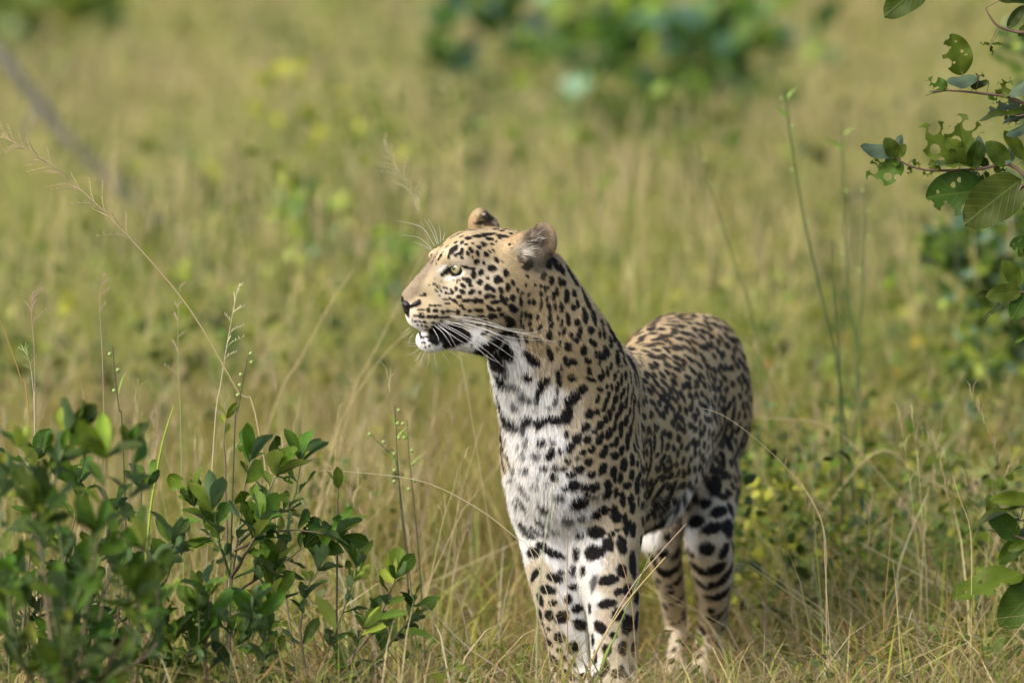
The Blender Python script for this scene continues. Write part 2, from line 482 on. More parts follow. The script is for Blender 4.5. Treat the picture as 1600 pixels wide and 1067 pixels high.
crop(860, 530, 6.669, """270 10 30 20 60;445 40 50 26 35;345 115 54 32 75;390 220 38 28 40;475 155 34 18 70;515 200 64 18 85;565 140 70 26 90;600 140 40 18 60;625 40 50 20 85;685 10 20 12;405 330 40 24 60;
425 420 50 20 25;525 400 36 28 60;520 520 34 26 20;550 350 50 12 60;595 340 44 16 70;632 280 36 18 80;672 388 28 24 60;705 335 24 12;755 45 44 18 60;840 100 70 28 55;700 195 68 24 -80;
745 115 32 20 40;772 230 28 26;790 160 24 12 60;825 230 64 22 80;740 280 20 14;875 290 90 18 82;740 420 60 18 88;785 370 44 24 80;835 390 60 20 88;885 430 64 18 85;590 490 30 14 75;
637 500 36 16 60;697 500 48 22 85;765 540 34 20 80;808 510 50 16 88;860 530 40 26 80;607 580 30 24 60;492 625 40 24 85;678 620 42 30 75;738 595 42 14 85;790 650 54 20 88;775 705 30 20;
843 625 36 18 80;882 625 44 18 80;865 690 28 18 70;580 650 60 18 -70;560 720 36 18 -70;655 708 38 20 65;620 780 50 26 65;735 720 60 24 -80;695 800 44 24 -50;830 745 34 18 80;
410 775 46 46;490 755 32 26 50;577 830 42 28 50;787 850 50 30 85;862 810 58 20 88;365 915 50 40 -20;517 890 44 34 -60;460 962 28 26;668 912 48 22 88;735 905 50 22 85;735 980 44 22 85;
835 950 54 32 -70;610 980 56 34 -65;910 925 60 22 85;945 910 44 12 85;385 1035 40 34 -40;520 1030 60 34 -70;690 1050 28 24 30;800 1050 40 26 50;895 1040 44 24 60;948 1020 40 16 85;
275 1030 50 40 -60;330 520 56 44 -30;270 600 50 44 -50;915 430 60 14 86;920 560 60 14 86;915 700 60 14 86""")
crop(770, 680, 6.669, """870 40 70 40 -60;810 120 60 40 -60;505 80 40 34;620 70 36 24 60 .8;350 85 40 26 -60 .7;268 115 26 14 80 .6;610 190 54 38 -50;580 220 44 34;710 165 34 24 70;455 205 44 32 0 .85;
320 215 36 24 40 .7;782 268 32 28;985 45 42 34 -10;1030 150 38 32;937 180 34 28;885 240 26 24 0 .7;1000 280 44 40;533 345 36 30 0 .85;660 345 44 34 40 .85;740 350 36 30 0 .9;635 440 44 38;
905 355 50 42;820 410 50 34;1035 405 42 38;350 370 40 24 60 .7;278 370 26 18 0 .4;210 355 30 20 -50 .9;470 440 40 14 -80 .5;445 545 40 22 0 .5;565 505 22 22 0 .7;850 520 70 48 -20;
770 555 50 26 -10;330 585 70 26 40 .65;200 470 50 20 -20 .5;690 645 60 34 20 .75;900 710 90 60 -8;985 620 30 24 40;310 705 36 32 0 .85;330 750 40 22 50 .75;245 725 26 20 0 .7;
540 770 60 36 20 .85;925 860 40 34 0 .9;490 895 36 36 0 .9;540 930 40 28 -30 .8;785 890 60 44 0 .7;330 980 60 36 15 .85;430 985 40 32 0 .75;505 1030 30 22 0 .7;640 1010 40 26 0 .5;
910 1040 40 28 0 .85;110 130 30 20 60;105 270 60 20 75;130 350 30 18;165 250 50 20 60;75 30 40 16 70;60 190 40 16 80;150 60 30 14 70""")
crop(880, 680, 6.669, """240 540 50 38 20;330 540 54 42 -20;375 45 54 34 -65;430 160 60 34 -65;415 200 40 36;460 10 34 18;515 95 32 24;560 70 42 20 80;670 85 70 26 88;610 150 50 26 -85;540 210 44 40 10;
760 50 46 26 70;745 125 44 22 85;815 30 36 14 88;870 40 50 18 85;825 150 60 16 88;635 305 68 34 88;718 255 62 28 80;785 200 32 14 85;775 295 36 20 88;810 290 40 12 88;410 350 64 38 -60;
525 380 60 34 -70;540 450 30 20 60;597 440 56 26 -85;715 410 52 26 -80;795 420 40 30 80;668 520 40 38;770 530 46 36 50;465 515 44 42 40;460 610 44 44;550 600 46 26 85;620 665 70 30 75;
600 610 30 20;705 660 54 30 -80;725 755 56 28 -85;785 680 40 14 88;250 625 32 22 40;330 650 30 20 0 .7;385 630 24 18 0 .6;345 820 50 44;420 780 52 46;550 845 60 54 60;530 760 34 34;
645 870 60 24 85;685 940 54 28 -75;660 1000 36 24 -75;735 950 44 20 -85;335 1010 80 58 10;560 985 30 16;500 1030 36 34;950 60 60 26 70;1030 90 50 24 70;915 165 44 24 50;980 200 34 24;
910 290 40 20 50;970 470 36 30;1000 590 60 34;915 770 50 40;870 840 60 40 20;960 920 110 44 -35;870 990 40 30;940 680 40 24 60;1030 700 30 40;880 400 36 18 60;930 560 40 22 60;890 620 40 18 70""")
crop(800, 820, 4.317, """140 185 40 36;200 140 40 24 20;280 190 70 24 20;150 340 40 20 -30;290 355 50 28 15;330 320 20 14;235 435 56 28 5;190 505 34 20 40;275 525 26 20;190 600 36 18 80;250 610 36 28 80;
340 620 48 36 -30;205 660 18 14 80;320 760 36 34;250 790 20 20;412 825 36 38;215 735 16 14;320 845 20 18;380 500 30 24 60;440 560 36 28;460 670 50 34 20;415 410 34 22;410 935 24 20 80;245 700 14 12;
110 60 40 20 10 .8;200 60 40 20 0 .7;460 60 24 20;300 930 26 22;360 900 20 20;250 900 18 20;330 1000 30 24;400 1020 26 26;270 1010 20 24""")
crop(900, 820, 4.317, """135 45 56 38;120 185 60 46;220 130 44 34 70;310 135 60 32 80;385 270 84 26 85;345 20 30 22;385 40 40 18 85;220 370 62 32 -12;310 310 42 32 80;285 450 34 20 -30;350 440 38 28 80;205 530 58 28 -10;
410 490 40 26 85;160 690 40 38;285 600 44 36 -50;350 670 56 38 80;410 640 60 18 88;250 740 26 22;130 890 44 18 85;320 830 44 32 85;390 830 40 18 85;190 980 40 28 85;270 1000 40 28;330 1010 50 20 85;
35 65 24 20 0 .6;120 390 50 18 -60 .7;110 1040 24 20;380 965 14 14""")
n0 = len(SPOTS)
crop(1000, 820, 4.317, """155 190 40 32;250 190 40 32;155 320 46 34 80;235 300 50 26;125 375 30 22 40;250 385 40 28;200 455 40 22;280 490 30 22;340 185 32 28 80;450 160 64 46;570 175 54 34 85;635 150 66 18 88;
395 300 50 32;520 295 60 40 10;585 340 56 38 80;345 390 38 18 85;410 400 34 24 80;485 405 36 32;540 480 64 42 10;385 560 42 32 80;500 630 56 32 10;585 550 48 18 85;420 700 40 22;500 790 38 34;
285 790 30 22 80;230 840 24 16 85;195 625 20 16;270 650 34 28;90 250 20 18;75 210 24 22;215 530 24 18;400 880 20 20;360 760 20 14""")
SPOTS[n0:] = [(x, y, a * .80, b * .92, g, w) for x, y, a, b, g, w in SPOTS[n0:]]
crop(990, 620, 4.64, """590 640 60 54 60;520 770 40 34;450 900 56 42;620 830 60 38 -30;570 950 70 38 -20;690 950 64 44 85;705 820 44 26 85;250 740 56 40 70;140 920 80 46 -40;90 850 60 36;690 340 50 34 10;780 330 34 28;
650 480 40 20 70;660 130 44 30 20;720 140 40 26 70;690 690 26 20;740 480 60 20 80;640 420 30 24;760 230 30 30;660 250 30 40;710 270 24 44;690 60 40 26""")
SPOTS += [(648, 516, 4, 1.6, 45, .9), (656, 522, 6, 1.7, 30, .95), (667, 526, 6, 1.7, 12, .95), (681, 529, 8, 1.8, 10, 1), (765, 545, 13, 11, 0, 1), (786, 545, 12, 11, 0, 1), (770, 559, 13, 7, 0, .95), (792, 552, 9, 8, 0, .95), (758, 555, 7, 8, 0, .9)]

# colour, lie and length of the hair at places on the body: (px, py, flow angle, length mm, colour)
PAL = {'T': (.425, .33, .185), 'C': (.58, .495, .36), 'W': (.88, .86, .82), 'G': (.42, .32, .185), 'N': (.255, .20, .13), 'Y': (.49, .39, .235), 'D': (.20, .165, .12), 'K': (.015, .013, .012), 'O': (.42, .29, .15), 'B': (.12, .09, .065)}
GUIDES = [(632, 458, -40, 3, 'N'), (645, 452, -45, 5, 'N'), (658, 432, -50, 5, 'N'), (672, 440, -35, 3, 'Y'), (668, 412, -55, 5, 'N'), (690, 440, -20, 4, 'Y'), (690, 400, -40, 4, 'Y'), (700, 378, -35, 5, 'T'), (720, 365, -25, 5, 'T'),
          (760, 358, -5, 6, 'T'), (795, 358, 5, 6, 'G'), (735, 395, -15, 5, 'T'), (775, 390, 0, 6, 'T'), (740, 440, 5, 6, 'C'), (760, 430, 5, 6, 'C'), (700, 455, 0, 5, 'C'), (660, 470, 5, 3, 'Y'), (665, 485, 8, 4, 'Y'), (690, 490, 8, 5, 'Y'),
          (642, 495, 30, 3, 'C'), (648, 510, 40, 3, 'W'), (637, 500, 60, 3, 'W'), (675, 512, 30, 4, 'C'), (655, 540, 80, 7, 'W'), (675, 545, 80, 8, 'W'), (690, 540, 60, 8, 'W'), (662, 530, 70, 6, 'W'),
          (715, 480, 8, 6, 'Y'), (745, 485, 15, 7, 'T'), (780, 480, 30, 8, 'T'), (735, 500, 20, 8, 'C'), (700, 505, 10, 6, 'C'), (765, 515, 35, 9, 'C'), (745, 522, 40, 10, 'W'), (790, 505, 45, 10, 'T'), (775, 535, 60, 14, 'W'), (760, 545, 70, 14, 'W'), (795, 545, 60, 16, 'W'),
          (810, 440, 50, 7, 'T'), (830, 450, 70, 8, 'T'), (830, 490, 75, 9, 'T'), (880, 430, 60, 9, 'T'), (870, 480, 75, 10, 'T'), (910, 470, 65, 10, 'T'), (940, 510, 55, 10, 'T'), (965, 540, 60, 9, 'T'),
          (840, 540, 75, 12, 'T'), (880, 540, 75, 11, 'T'), (815, 565, 70, 18, 'W'), (770, 570, 80, 18, 'W'), (785, 600, 85, 20, 'W'), (825, 600, 75, 18, 'W'), (855, 580, 70, 14, 'C'), (860, 615, 80, 16, 'W'), (880, 585, 75, 12, 'T'), (920, 580, 75, 10, 'T'),
          (805, 640, 85, 20, 'W'), (850, 645, 82, 18, 'W'), (895, 640, 80, 13, 'C'), (905, 670, 80, 13, 'C'), (930, 640, 82, 10, 'T'), (960, 620, 84, 9, 'T'), (985, 600, 80, 8, 'T'), (800, 690, 90, 18, 'W'), (830, 690, 88, 19, 'W'), (870, 690, 85, 17, 'W'),
          (895, 720, 82, 14, 'C'), (885, 740, 84, 15, 'W'), (920, 710, 82, 11, 'T'), (950, 690, 84, 9, 'T'), (985, 680, 86, 8, 'T'), (784, 690, 95, 12, 'T'), (786, 715, 95, 12, 'C'), (800, 750, 95, 18, 'W'), (840, 750, 90, 19, 'W'), (880, 770, 84, 17, 'W'), (905, 790, 80, 16, 'W'),
          (930, 770, 84, 13, 'C'), (960, 750, 85, 9, 'T'), (990, 740, 86, 8, 'T'), (820, 800, 95, 18, 'W'), (860, 810, 90, 18, 'W'), (900, 830, 85, 18, 'W'), (940, 820, 85, 12, 'C'), (970, 810, 86, 9, 'T'), (995, 800, 88, 8, 'T'), (930, 850, 95, 14, 'W'), (965, 860, 88, 9, 'C'), (990, 870, 90, 8, 'T'),
          (830, 850, 95, 12, 'W'), (845, 890, 90, 10, 'C'), (870, 870, 70, 14, 'W'), (890, 880, 80, 16, 'W'), (905, 900, 90, 16, 'W'), (840, 930, 90, 8, 'C'), (865, 950, 88, 8, 'C'), (890, 930, 80, 12, 'W'), (900, 980, 85, 10, 'W'), (870, 1000, 90, 7, 'C'), (880, 1050, 90, 6, 'C'),
          (920, 890, 110, 14, 'W'), (925, 930, 95, 11, 'W'), (950, 910, 95, 9, 'C'), (955, 960, 90, 8, 'C'), (985, 920, 90, 8, 'T'), (925, 980, 90, 9, 'W'), (960, 1010, 90, 7, 'C'), (985, 990, 90, 7, 'T'), (925, 1040, 90, 7, 'W'), (960, 1055, 90, 6, 'C'),
          (1010, 560, 40, 9, 'T'), (1030, 520, 20, 9, 'G'), (1050, 500, 5, 10, 'G'), (1080, 495, 15, 10, 'G'), (1110, 505, 35, 10, 'G'), (1040, 560, 42, 9, 'T'), (1080, 550, 45, 10, 'T'), (1020, 610, 60, 9, 'T'), (1060, 610, 60, 10, 'T'), (1100, 600, 60, 11, 'T'), (1140, 560, 60, 10, 'T'),
          (1020, 680, 72, 10, 'T'), (1060, 680, 70, 12, 'T'), (1095, 680, 75, 16, 'C'), (1110, 650, 75, 16, 'C'), (1150, 640, 80, 10, 'T'), (1165, 700, 88, 10, 'T'), (1020, 750, 78, 14, 'T'), (1060, 740, 75, 16, 'T'), (1100, 740, 78, 18, 'C'), (1140, 740, 88, 10, 'T'),
          (1020, 800, 80, 18, 'C'), (1050, 800, 78, 22, 'W'), (1080, 790, 75, 20, 'C'), (1015, 835, 85, 20, 'W'), (1050, 830, 80, 20, 'C'), (1085, 830, 80, 16, 'W'), (1130, 800, 85, 11, 'C'), (1095, 830, 90, 12, 'C'), (1140, 850, 90, 10, 'C'),
          (1075, 870, 92, 12, 'C'), (1110, 880, 90, 10, 'C'), (1140, 900, 90, 9, 'C'), (1080, 930, 92, 10, 'W'), (1110, 940, 90, 9, 'C'), (1085, 990, 95, 8, 'C'), (1105, 1000, 95, 8, 'C'), (1090, 1040, 90, 6, 'C'),
          (1025, 870, 90, 10, 'C'), (1050, 860, 90, 12, 'C'), (1040, 900, 88, 9, 'C'), (1048, 940, 90, 9, 'C'), (1052, 980, 90, 7, 'C'), (1055, 1015, 90, 6, 'C'),
          (800, 372, -25, 7, 'O'), (830, 352, -20, 5, 'O'), (866, 366, 60, 5, 'O'), (866, 388, 90, 6, 'O'), (815, 395, -20, 7, 'C'), (805, 405, 20, 8, 'T'), (832, 375, -25, 10, 'B'), (850, 372, -20, 8, 'B'), (840, 395, -10, 8, 'D'), (826, 400, -12, 9, 'D'), (785, 368, 0, 6, 'T'), (797, 361, 5, 6, 'T'), (780, 378, 0, 6, 'T'), (692, 436, 10, 4, 'C'), (722, 402, -20, 4, 'C'), (712, 396, -20, 4, 'C'), (852, 392, 0, 8, 'B'),
          (750, 335, -60, 6, 'T'), (745, 345, -70, 5, 'O'), (757, 336, -40, 7, 'B'), (763, 342, -30, 8, 'D')]
GP, GD, GL, GC = [], [], [], []
for (gx, gy, ang, ln, c) in GUIDES:
    p, nrm = hit(gx, gy)
    if p is None: continue
    d = at(gx + math.cos(math.radians(ang)), gy + math.sin(math.radians(ang))) - at(gx, gy)
    d = d / np.linalg.norm(d)
    v = ray(gx, gy); f = max(abs(nrm @ v), 0.3)
    t = d - v * (nrm @ d) / (nrm @ v) if abs(nrm @ v) > 0.3 else d - nrm * (d @ nrm)
    t /= np.linalg.norm(t) + 1e-9
    ln = ln * (.85 if ln <= 7 else .92)
    if gx > 1000 and gy < 780: ln = min(ln, 9) * .8
    GP.append(p); GD.append(t); GL.append(ln); GC.append(PAL[c])
    if gx < 900 and gy < 540 and gy > 345 and not (785 < gx < 875 and gy < 410):       # the same coat on the far side of the head and neck
        q, qn = hit_far(gx, gy)
        if q is not None:
            GP.append(q); GD.append(t); GL.append(ln); GC.append(PAL[c])
for (x, y, z, d, ln, c) in [(.05, .45, .62, (-.3, .8, -.4), 10, 'T'), (.05, .45, .48, (-.2, .6, -.8), 12, 'T'), (.12, .7, .6, (-.3, .8, -.5), 10, 'T'), (.10, .7, .45, (-.1, .5, -.8), 14, 'C'), (.15, .5, .38, (0, .8, -.3), 20, 'W'),
                            (.3, .95, .65, (.2, .3, -.9), 10, 'T'), (.35, 1.0, .5, (0, .2, -1), 10, 'T'), (.25, 1.0, .45, (0, .2, -1), 12, 'C'), (.3, .95, .3, (0, .1, -1), 8, 'C'), (.36, 1.12, .5, (0, .1, -1), 12, 'T'), (.36, 1.17, .25, (0, .1, -1), 12, 'C'),
                            (.12, .28, .40, (0, .2, -1), 12, 'T'), (.02, .3, .45, (-.2, .5, -.8), 10, 'T'), (.15, .3, .3, (0, .1, -1), 8, 'C'), (.1, .2, .1, (0, .1, -1), 6, 'C')]:
    GP.append((x, y, z)); d = np.array(d, float); GD.append(d / np.linalg.norm(d)); GL.append(ln); GC.append(PAL[c])
GP, GD, GL, GC = map(np.array, (GP, GD, GL, GC))


def field(P, N):
    """hair direction, length and ground colour at points with normals"""
    out_d = np.empty((len(P), 3)); out_l = np.empty(len(P)); out_c = np.empty((len(P), 3))
    for a in range(0, len(P), 20000):
        p = P[a:a + 20000]
        d2 = (p[:, None, 0] - GP[None, :, 0]) ** 2 + (p[:, None, 1] - GP[None, :, 1]) ** 2 * .6 + (p[:, None, 2] - GP[None, :, 2]) ** 2
        w = 1.0 / (d2 + 6e-5) ** 2
        w /= w.sum(1)[:, None]
        out_d[a:a + 20000] = w @ GD; out_l[a:a + 20000] = w @ GL
        w = w ** 1.3; w /= w.sum(1)[:, None]
        out_c[a:a + 20000] = w @ GC
    out_d -= N * (out_d * N).sum(1)[:, None]
    out_d /= np.linalg.norm(out_d, axis=1)[:, None] + 1e-9
    return out_d, out_l, out_c


# spots as ellipses lying on the skin: centre, two axes, normal, darkness
S_c, S_u, S_v, S_n, S_w = [], [], [], [], []
GROW = 1.14


def lay_spot(c, u, v, n, w):
    S_c.append(c); S_u.append(u); S_v.append(v); S_n.append(n); S_w.append(w)


for (x, y, a, b, ang, w) in SPOTS:
    p, n = hit(x, y)
    if p is None:
        for k in (3, 6, 9):
            p, n = hit(x + (k if x < 900 else -k), y)
            if p is not None: break
    if p is None: continue
    vd = ray(x, y); ca, sa = math.cos(math.radians(ang)), math.sin(math.radians(ang))
    ax = []
    for (dx, dy, L) in ((ca, sa, a), (-sa, ca, b)):
        d = ray(x + dx * L, y + dy * L) * np.linalg.norm(p - CAM) + CAM - p
        d = d - vd * (d @ vd)
        f = n @ vd
        t = d - vd * (n @ d) / f if abs(f) > .12 else d
        ln = np.linalg.norm(t); base = L * PX
        t = t / ln * (min(ln, 1.5 * base) * (1.04 if a < 3.6 else GROW) + .2 * PX)
        ax.append(t)
    lay_spot(p, ax[0], ax[1], n, min(1, w * .65 + .35))
n_traced = len(S_c)
WH = []                                            # pale marks: round the eye, ear tips, chin
for (x, y, a, b, ang) in [(691, 418.5, 9, 2.9, -38), (707, 433.6, 12, 2.7, -14), (722, 428, 6, 2.6, -40), (757, 337, 5, 3, 40), (664, 541, 17, 11, 0), (678, 545, 14, 7, 0), (644, 505, 6, 9, 60), (637, 497, 3, 6, 60)]:
    p, n = hit(x, y)
    if p is None: continue
    ca, sa = math.cos(math.radians(ang)), math.sin(math.radians(ang)); vd = ray(x, y)
    ax = []
    for (dx, dy, L) in ((ca, sa, a), (-sa, ca, b)):
        t = np.array([dx, 0, -dy]); t = t - n * (t @ n); ax.append(t / np.linalg.norm(t) * L * PX)
    WH.append((p, ax[0], ax[1], n))

# further spots over the flank, back, rump and the far side: broken rosettes strung along the hair
tri = np.concatenate([BQ[:, [0, 1, 2]], BQ[:, [0, 2, 3]]])
e1 = BV[tri[:, 1]] - BV[tri[:, 0]]; e2 = BV[tri[:, 2]] - BV[tri[:, 0]]
area = np.linalg.norm(np.cross(e1, e2), axis=1) / 2
cum = np.cumsum(area); AREA = cum[-1]


def scatter(n, r=rng, weight=None):
    c = cum if weight is None else np.cumsum(area * weight)
    i = np.searchsorted(c, r.random(n) * c[-1])
    a = r.random((n, 2)); m = a.sum(1) > 1; a[m] = 1 - a[m]
    P = BV[tri[i, 0]] + e1[i] * a[:, :1] + e2[i] * a[:, 1:]
    w0 = 1 - a.sum(1)
    N = BN[tri[i, 0]] * w0[:, None] + BN[tri[i, 1]] * a[:, :1] + BN[tri[i, 2]] * a[:, 1:]
    return P, N / (np.linalg.norm(N, axis=1)[:, None] + 1e-9)


cP, cN = scatter(22000)
cD, cL, cC = field(cP, cN)
tc = np.array(S_c); tr = np.linalg.norm(np.array(S_u), axis=1)
headc = at(740, 450, 0); ear_far = at(752, 342, .07); ear_near = at(840, 378, -.05); nose_x = at(625, 470, -.05)[0]
taken = []; trr = []
RB = []                                            # brown rosette hearts
BAX = np.array([.31, .95, 0.0]); BAX_R = np.array([.95, -.31, 0.0])
for i in range(len(cP)):
    p = cP[i]
    hd = np.linalg.norm(p - headc) < .15
    if min(np.linalg.norm(p - ear_far), np.linalg.norm(p - ear_near)) < .046: continue
    if p[0] < nose_x + .075 and p[2] > .6: continue
    leg = p[2] < .33
    ppx = 800 + FPX * (p[0] - CAM[0]) / ((p - CAM) @ FWD)
    front = (ppx < 1004 if cN[i] @ BAX_R > .2 else p[1] < .36) and p[1] < .5 and not leg
    rad = .0085 if hd else (.020 if leg else (.0105 if front else .0152))
    d = np.linalg.norm(tc - p, axis=1) - tr
    if hd and np.linalg.norm(p - at(812, 408, -.05)) < .030: continue
    if d.min() < (.0075 if hd else .024 if front else (rad * .8 if leg else rad * .45)): continue
    if taken:
        T = np.array(taken)
        dd = np.linalg.norm(T - p, axis=1)
        if (dd < rad * (1.55 if (hd or leg or front) else 1.30)).any(): continue
    taken.append(p)
    u = cD[i]; n = cN[i]; v = np.cross(n, u)
    if hd or leg or front:
        k = .55 if hd else .52
        k = .40 if hd else k
        lay_spot(p, u * rad * k * rng.uniform(.9, 1.4), v * rad * k * rng.uniform(.7, 1), n, 1.0)
    else:
        u = BAX - n * (BAX @ n) + cD[i] * .35; u -= n * (u @ n); u /= np.linalg.norm(u); v = np.cross(n, u)
        if rng.random() < .35: RB.append((p + u * rad * .8, n, rad * 1.0))
        th = rng.normal(0, .35); ax = u * math.cos(th) + v * math.sin(th); bx = np.cross(n, ax)
        la_, lb_ = rad * rng.uniform(.66, 1.06), rad * rng.uniform(.45, .62)
        lay_spot(p, ax * la_, bx * lb_, n, rng.uniform(.9, 1))
        if rng.random() < .55:                     # hooked or doubled spots
            c = p + ax * la_ * rng.choice([-.9, .9]) + bx * lb_ * rng.choice([-.9, .9])
            lay_spot(c, ax * la_ * .55, bx * lb_ * .6, n, rng.uniform(.85, 1))
S_c, S_u, S_v, S_n, S_w = map(np.array, (S_c, S_u, S_v, S_n, S_w))
print('spots', n_traced, len(S_c))
EYE_PX = (715.2, 420.6)
eye_hit, eye_n = hit(*EYE_PX)


def coat(P, N, C, jit):
    """colour at points of the coat"""
    C = C.copy()
    od = np.argsort(P[:, 0]); xs = P[od, 0]
    K = np.zeros(len(P)); H = np.zeros(len(P))
    for c, u, v, n in WH:
        d = P - c
        q = np.sqrt((d @ u / (u @ u)) ** 2 + (d @ v / (v @ v)) ** 2 + (d @ n / .014) ** 2)
        m = np.clip((1.25 - q) / .5, 0, 1)[:, None] * .9
        C = C * (1 - m) + np.array(PAL['W']) * m
    for c, n, r in RB:
        a, b = np.searchsorted(xs, (c[0] - r, c[0] + r)); ii = od[a:b]
        d = np.linalg.norm(P[ii] - c, axis=1) / r
        H[ii] = np.maximum(H[ii], np.clip(1.3 - 1.3 * d ** 2, 0, 1))
    wob = np.sin(P[:, 0] * 410 + P[:, 2] * 190) * np.sin(P[:, 1] * 330 - P[:, 2] * 280 + 1) * .13
    for c, u, v, n, w in zip(S_c, S_u, S_v, S_n, S_w):
        r = max(np.linalg.norm(u), np.linalg.norm(v)) * 1.5
        a, b = np.searchsorted(xs, (c[0] - r, c[0] + r)); ii = od[a:b]
        d = P[ii] - c
        m = (np.abs(d) < r).all(1); ii = ii[m]; d = d[m]
        q = np.sqrt((d @ u / (u @ u)) ** 2 + (d @ v / (v @ v)) ** 2 + (d @ n / max(r * .75, .0045)) ** 2) + wob[ii] + jit[ii]
        val = np.clip((1.14 - q) / .22, 0, 1) * w
        val[(N[ii] @ n) < .3] = 0
        K[ii] = np.maximum(K[ii], val)
    C *= (1 - H[:, None] * np.array([.12, .22, .34]))
    K = K[:, None]
    return C * (1 - K) + np.array([.0095, .008, .007]) * K
# ------------------------------------------------------------------ LEOPARD: skin colour, fur, eyes, whiskers
leo = empty('leopard', LEO, 'spotted leopard standing in the grass, its head turned to the left', 'leopard')
vd_, vl_, vc_ = field(BV, BN)
skin = coat(BV, BN, vc_, np.zeros(len(BV)))
ca = body_me.color_attributes.new('coat', 'FLOAT_COLOR', 'POINT')
c4 = np.ones((len(BV), 4), np.float32); c4[:, :3] = skin
ca.data.foreach_set('color', c4.ravel())
M_skin = mat_attr('leopard_skin', 'coat', rough=.75, spec=.15)
body_me.materials.append(M_skin)
obj('body', body_me, leo)

M_fur, nt, b = new_mat('leopard_fur')
a = nt.nodes.new('ShaderNodeAttribute'); a.attribute_name = 'coat'
nt.links.new(a.outputs['Color'], b.inputs['Base Color'])
b.inputs['Roughness'].default_value = .55; b.inputs['Specular IOR Level'].default_value = .22

NH = 470000
tcen = BV[tri].mean(1)
wgt = np.ones(len(tri))
wgt[np.linalg.norm(tcen - headc, axis=1) < .17] = 2.6
fP, fN = scatter(NH, weight=wgt)
# bare skin: nose leather, eye rims
nose_c = at(629, 481, -.062)
def near_eye(P): return np.linalg.norm(P - eye_hit, axis=1)
keep = near_eye(fP) > R(10.5)
nz = fP - CAM
pxs = 800 + FPX * nz[:, 0] / (nz @ FWD); pys = 533.5 - FPX * (nz @ UP) / (nz @ FWD)
nose_zone = (pys > 466 + (pxs - 620) * .05) & (pys < 486 + (pxs - 622) * .5) & (pxs < 640) & (np.abs(fP[:, 1] + .058) < .022)
keep &= ~nose_zone
fP, fN = fP[keep], fN[keep]; NH = len(fP)
D, L, C = field(fP, fN)
# locks: hairs rooted in the same small cell share their lean, shade and the colour of one spot of skin
S_ = np.cross(fN, D)
cs = np.clip(.0012 + L * .00009, .0014, .0026)[:, None]
cell = np.floor(np.stack([fP @ np.array([.91, .35, .2]), fP @ np.array([-.3, .9, .31]), fP @ np.array([-.1, -.3, .95])], 1) / cs + .35 * np.sin(fP * 700)).astype(np.int64)
def lock(k):
    v = np.sin(cell[:, 0] * 12.9898 + cell[:, 1] * 78.233 + cell[:, 2] * 37.719 + k * 11.13) * 43758.5453
    return v - np.floor(v)
jit = rng.normal(0, .05, NH) + (lock(1) - .5) * .15
off = D * ((lock(2) - .5) * 1.3)[:, None] + S_ * ((lock(3) - .5) * .35)[:, None]
C = coat(fP + D * (L * .00045)[:, None] + off * (np.clip(L, 2.5, 7) * .00027)[:, None], fN, C, jit)
pale = np.clip((C[:, 2] - .3) / .4, 0, 1)
C *= np.exp((rng.normal(0, .16, NH) + (lock(4) - .5) * .62) * (1 - .65 * pale))[:, None]
bridge = np.clip((.33 - C[:, 0]) / .06, 0, 1) * (fP[:, 2] > .6)
C *= (1 - bridge * (rng.random(NH) * .5 + lock(9) * .5 < .36) * .5)[:, None]
C *= 1 + (lock(5) - .5)[:, None] * np.array([.06, .0, -.14])
L = L * .001 * rng.uniform(.7, 1.15, NH) * (.8 + .4 * lock(6))
D = D + rng.normal(0, .09, (NH, 3)) + S_ * ((lock(7) - .5) * .75)[:, None]
D -= fN * (D * fN).sum(1)[:, None]; D /= np.linalg.norm(D, axis=1)[:, None]
lift = np.clip(.30 + L * 18, .30, .78) * (rng.uniform(.8, 1.2, NH) + (lock(8) - .5) * .7)
ts = np.array([0, .33, .67, 1.0])
Pts = np.empty((NH, 4, 3))
for i, t in enumerate(ts):
    up = lift * (t - .45 * t * t)
    Pts[:, i] = fP - fN * .0012 * (1 - t) + (D * (t * (1 - .10 * t)) + fN * up[:, None]) * L[:, None]
    if i: Pts[:, i, 2] -= L * .10 * t * t
Rad = np.empty((NH, 4)); base_r = np.clip(.00015 + L * .008, .00016, .00028)
for i, f in enumerate((1.0, .95, .75, .2)): Rad[:, i] = base_r * f
fur = bpy.data.hair_curves.new('leopard_fur')
fur.add_curves([4] * NH)
fur.position_data.foreach_set('vector', (Pts - LEO).astype(np.float32).ravel())
ra = fur.attributes.get('radius') or fur.attributes.new('radius', 'FLOAT', 'POINT')
ra.data.foreach_set('value', Rad.astype(np.float32).ravel())
fa = fur.attributes.new('coat', 'FLOAT_COLOR', 'CURVE')
c4 = np.ones((NH, 4), np.float32); c4[:, :3] = np.clip(C, 0, .92)
fa.data.foreach_set('color', c4.ravel())
fur.materials.append(M_fur)
obj('fur', fur, leo)

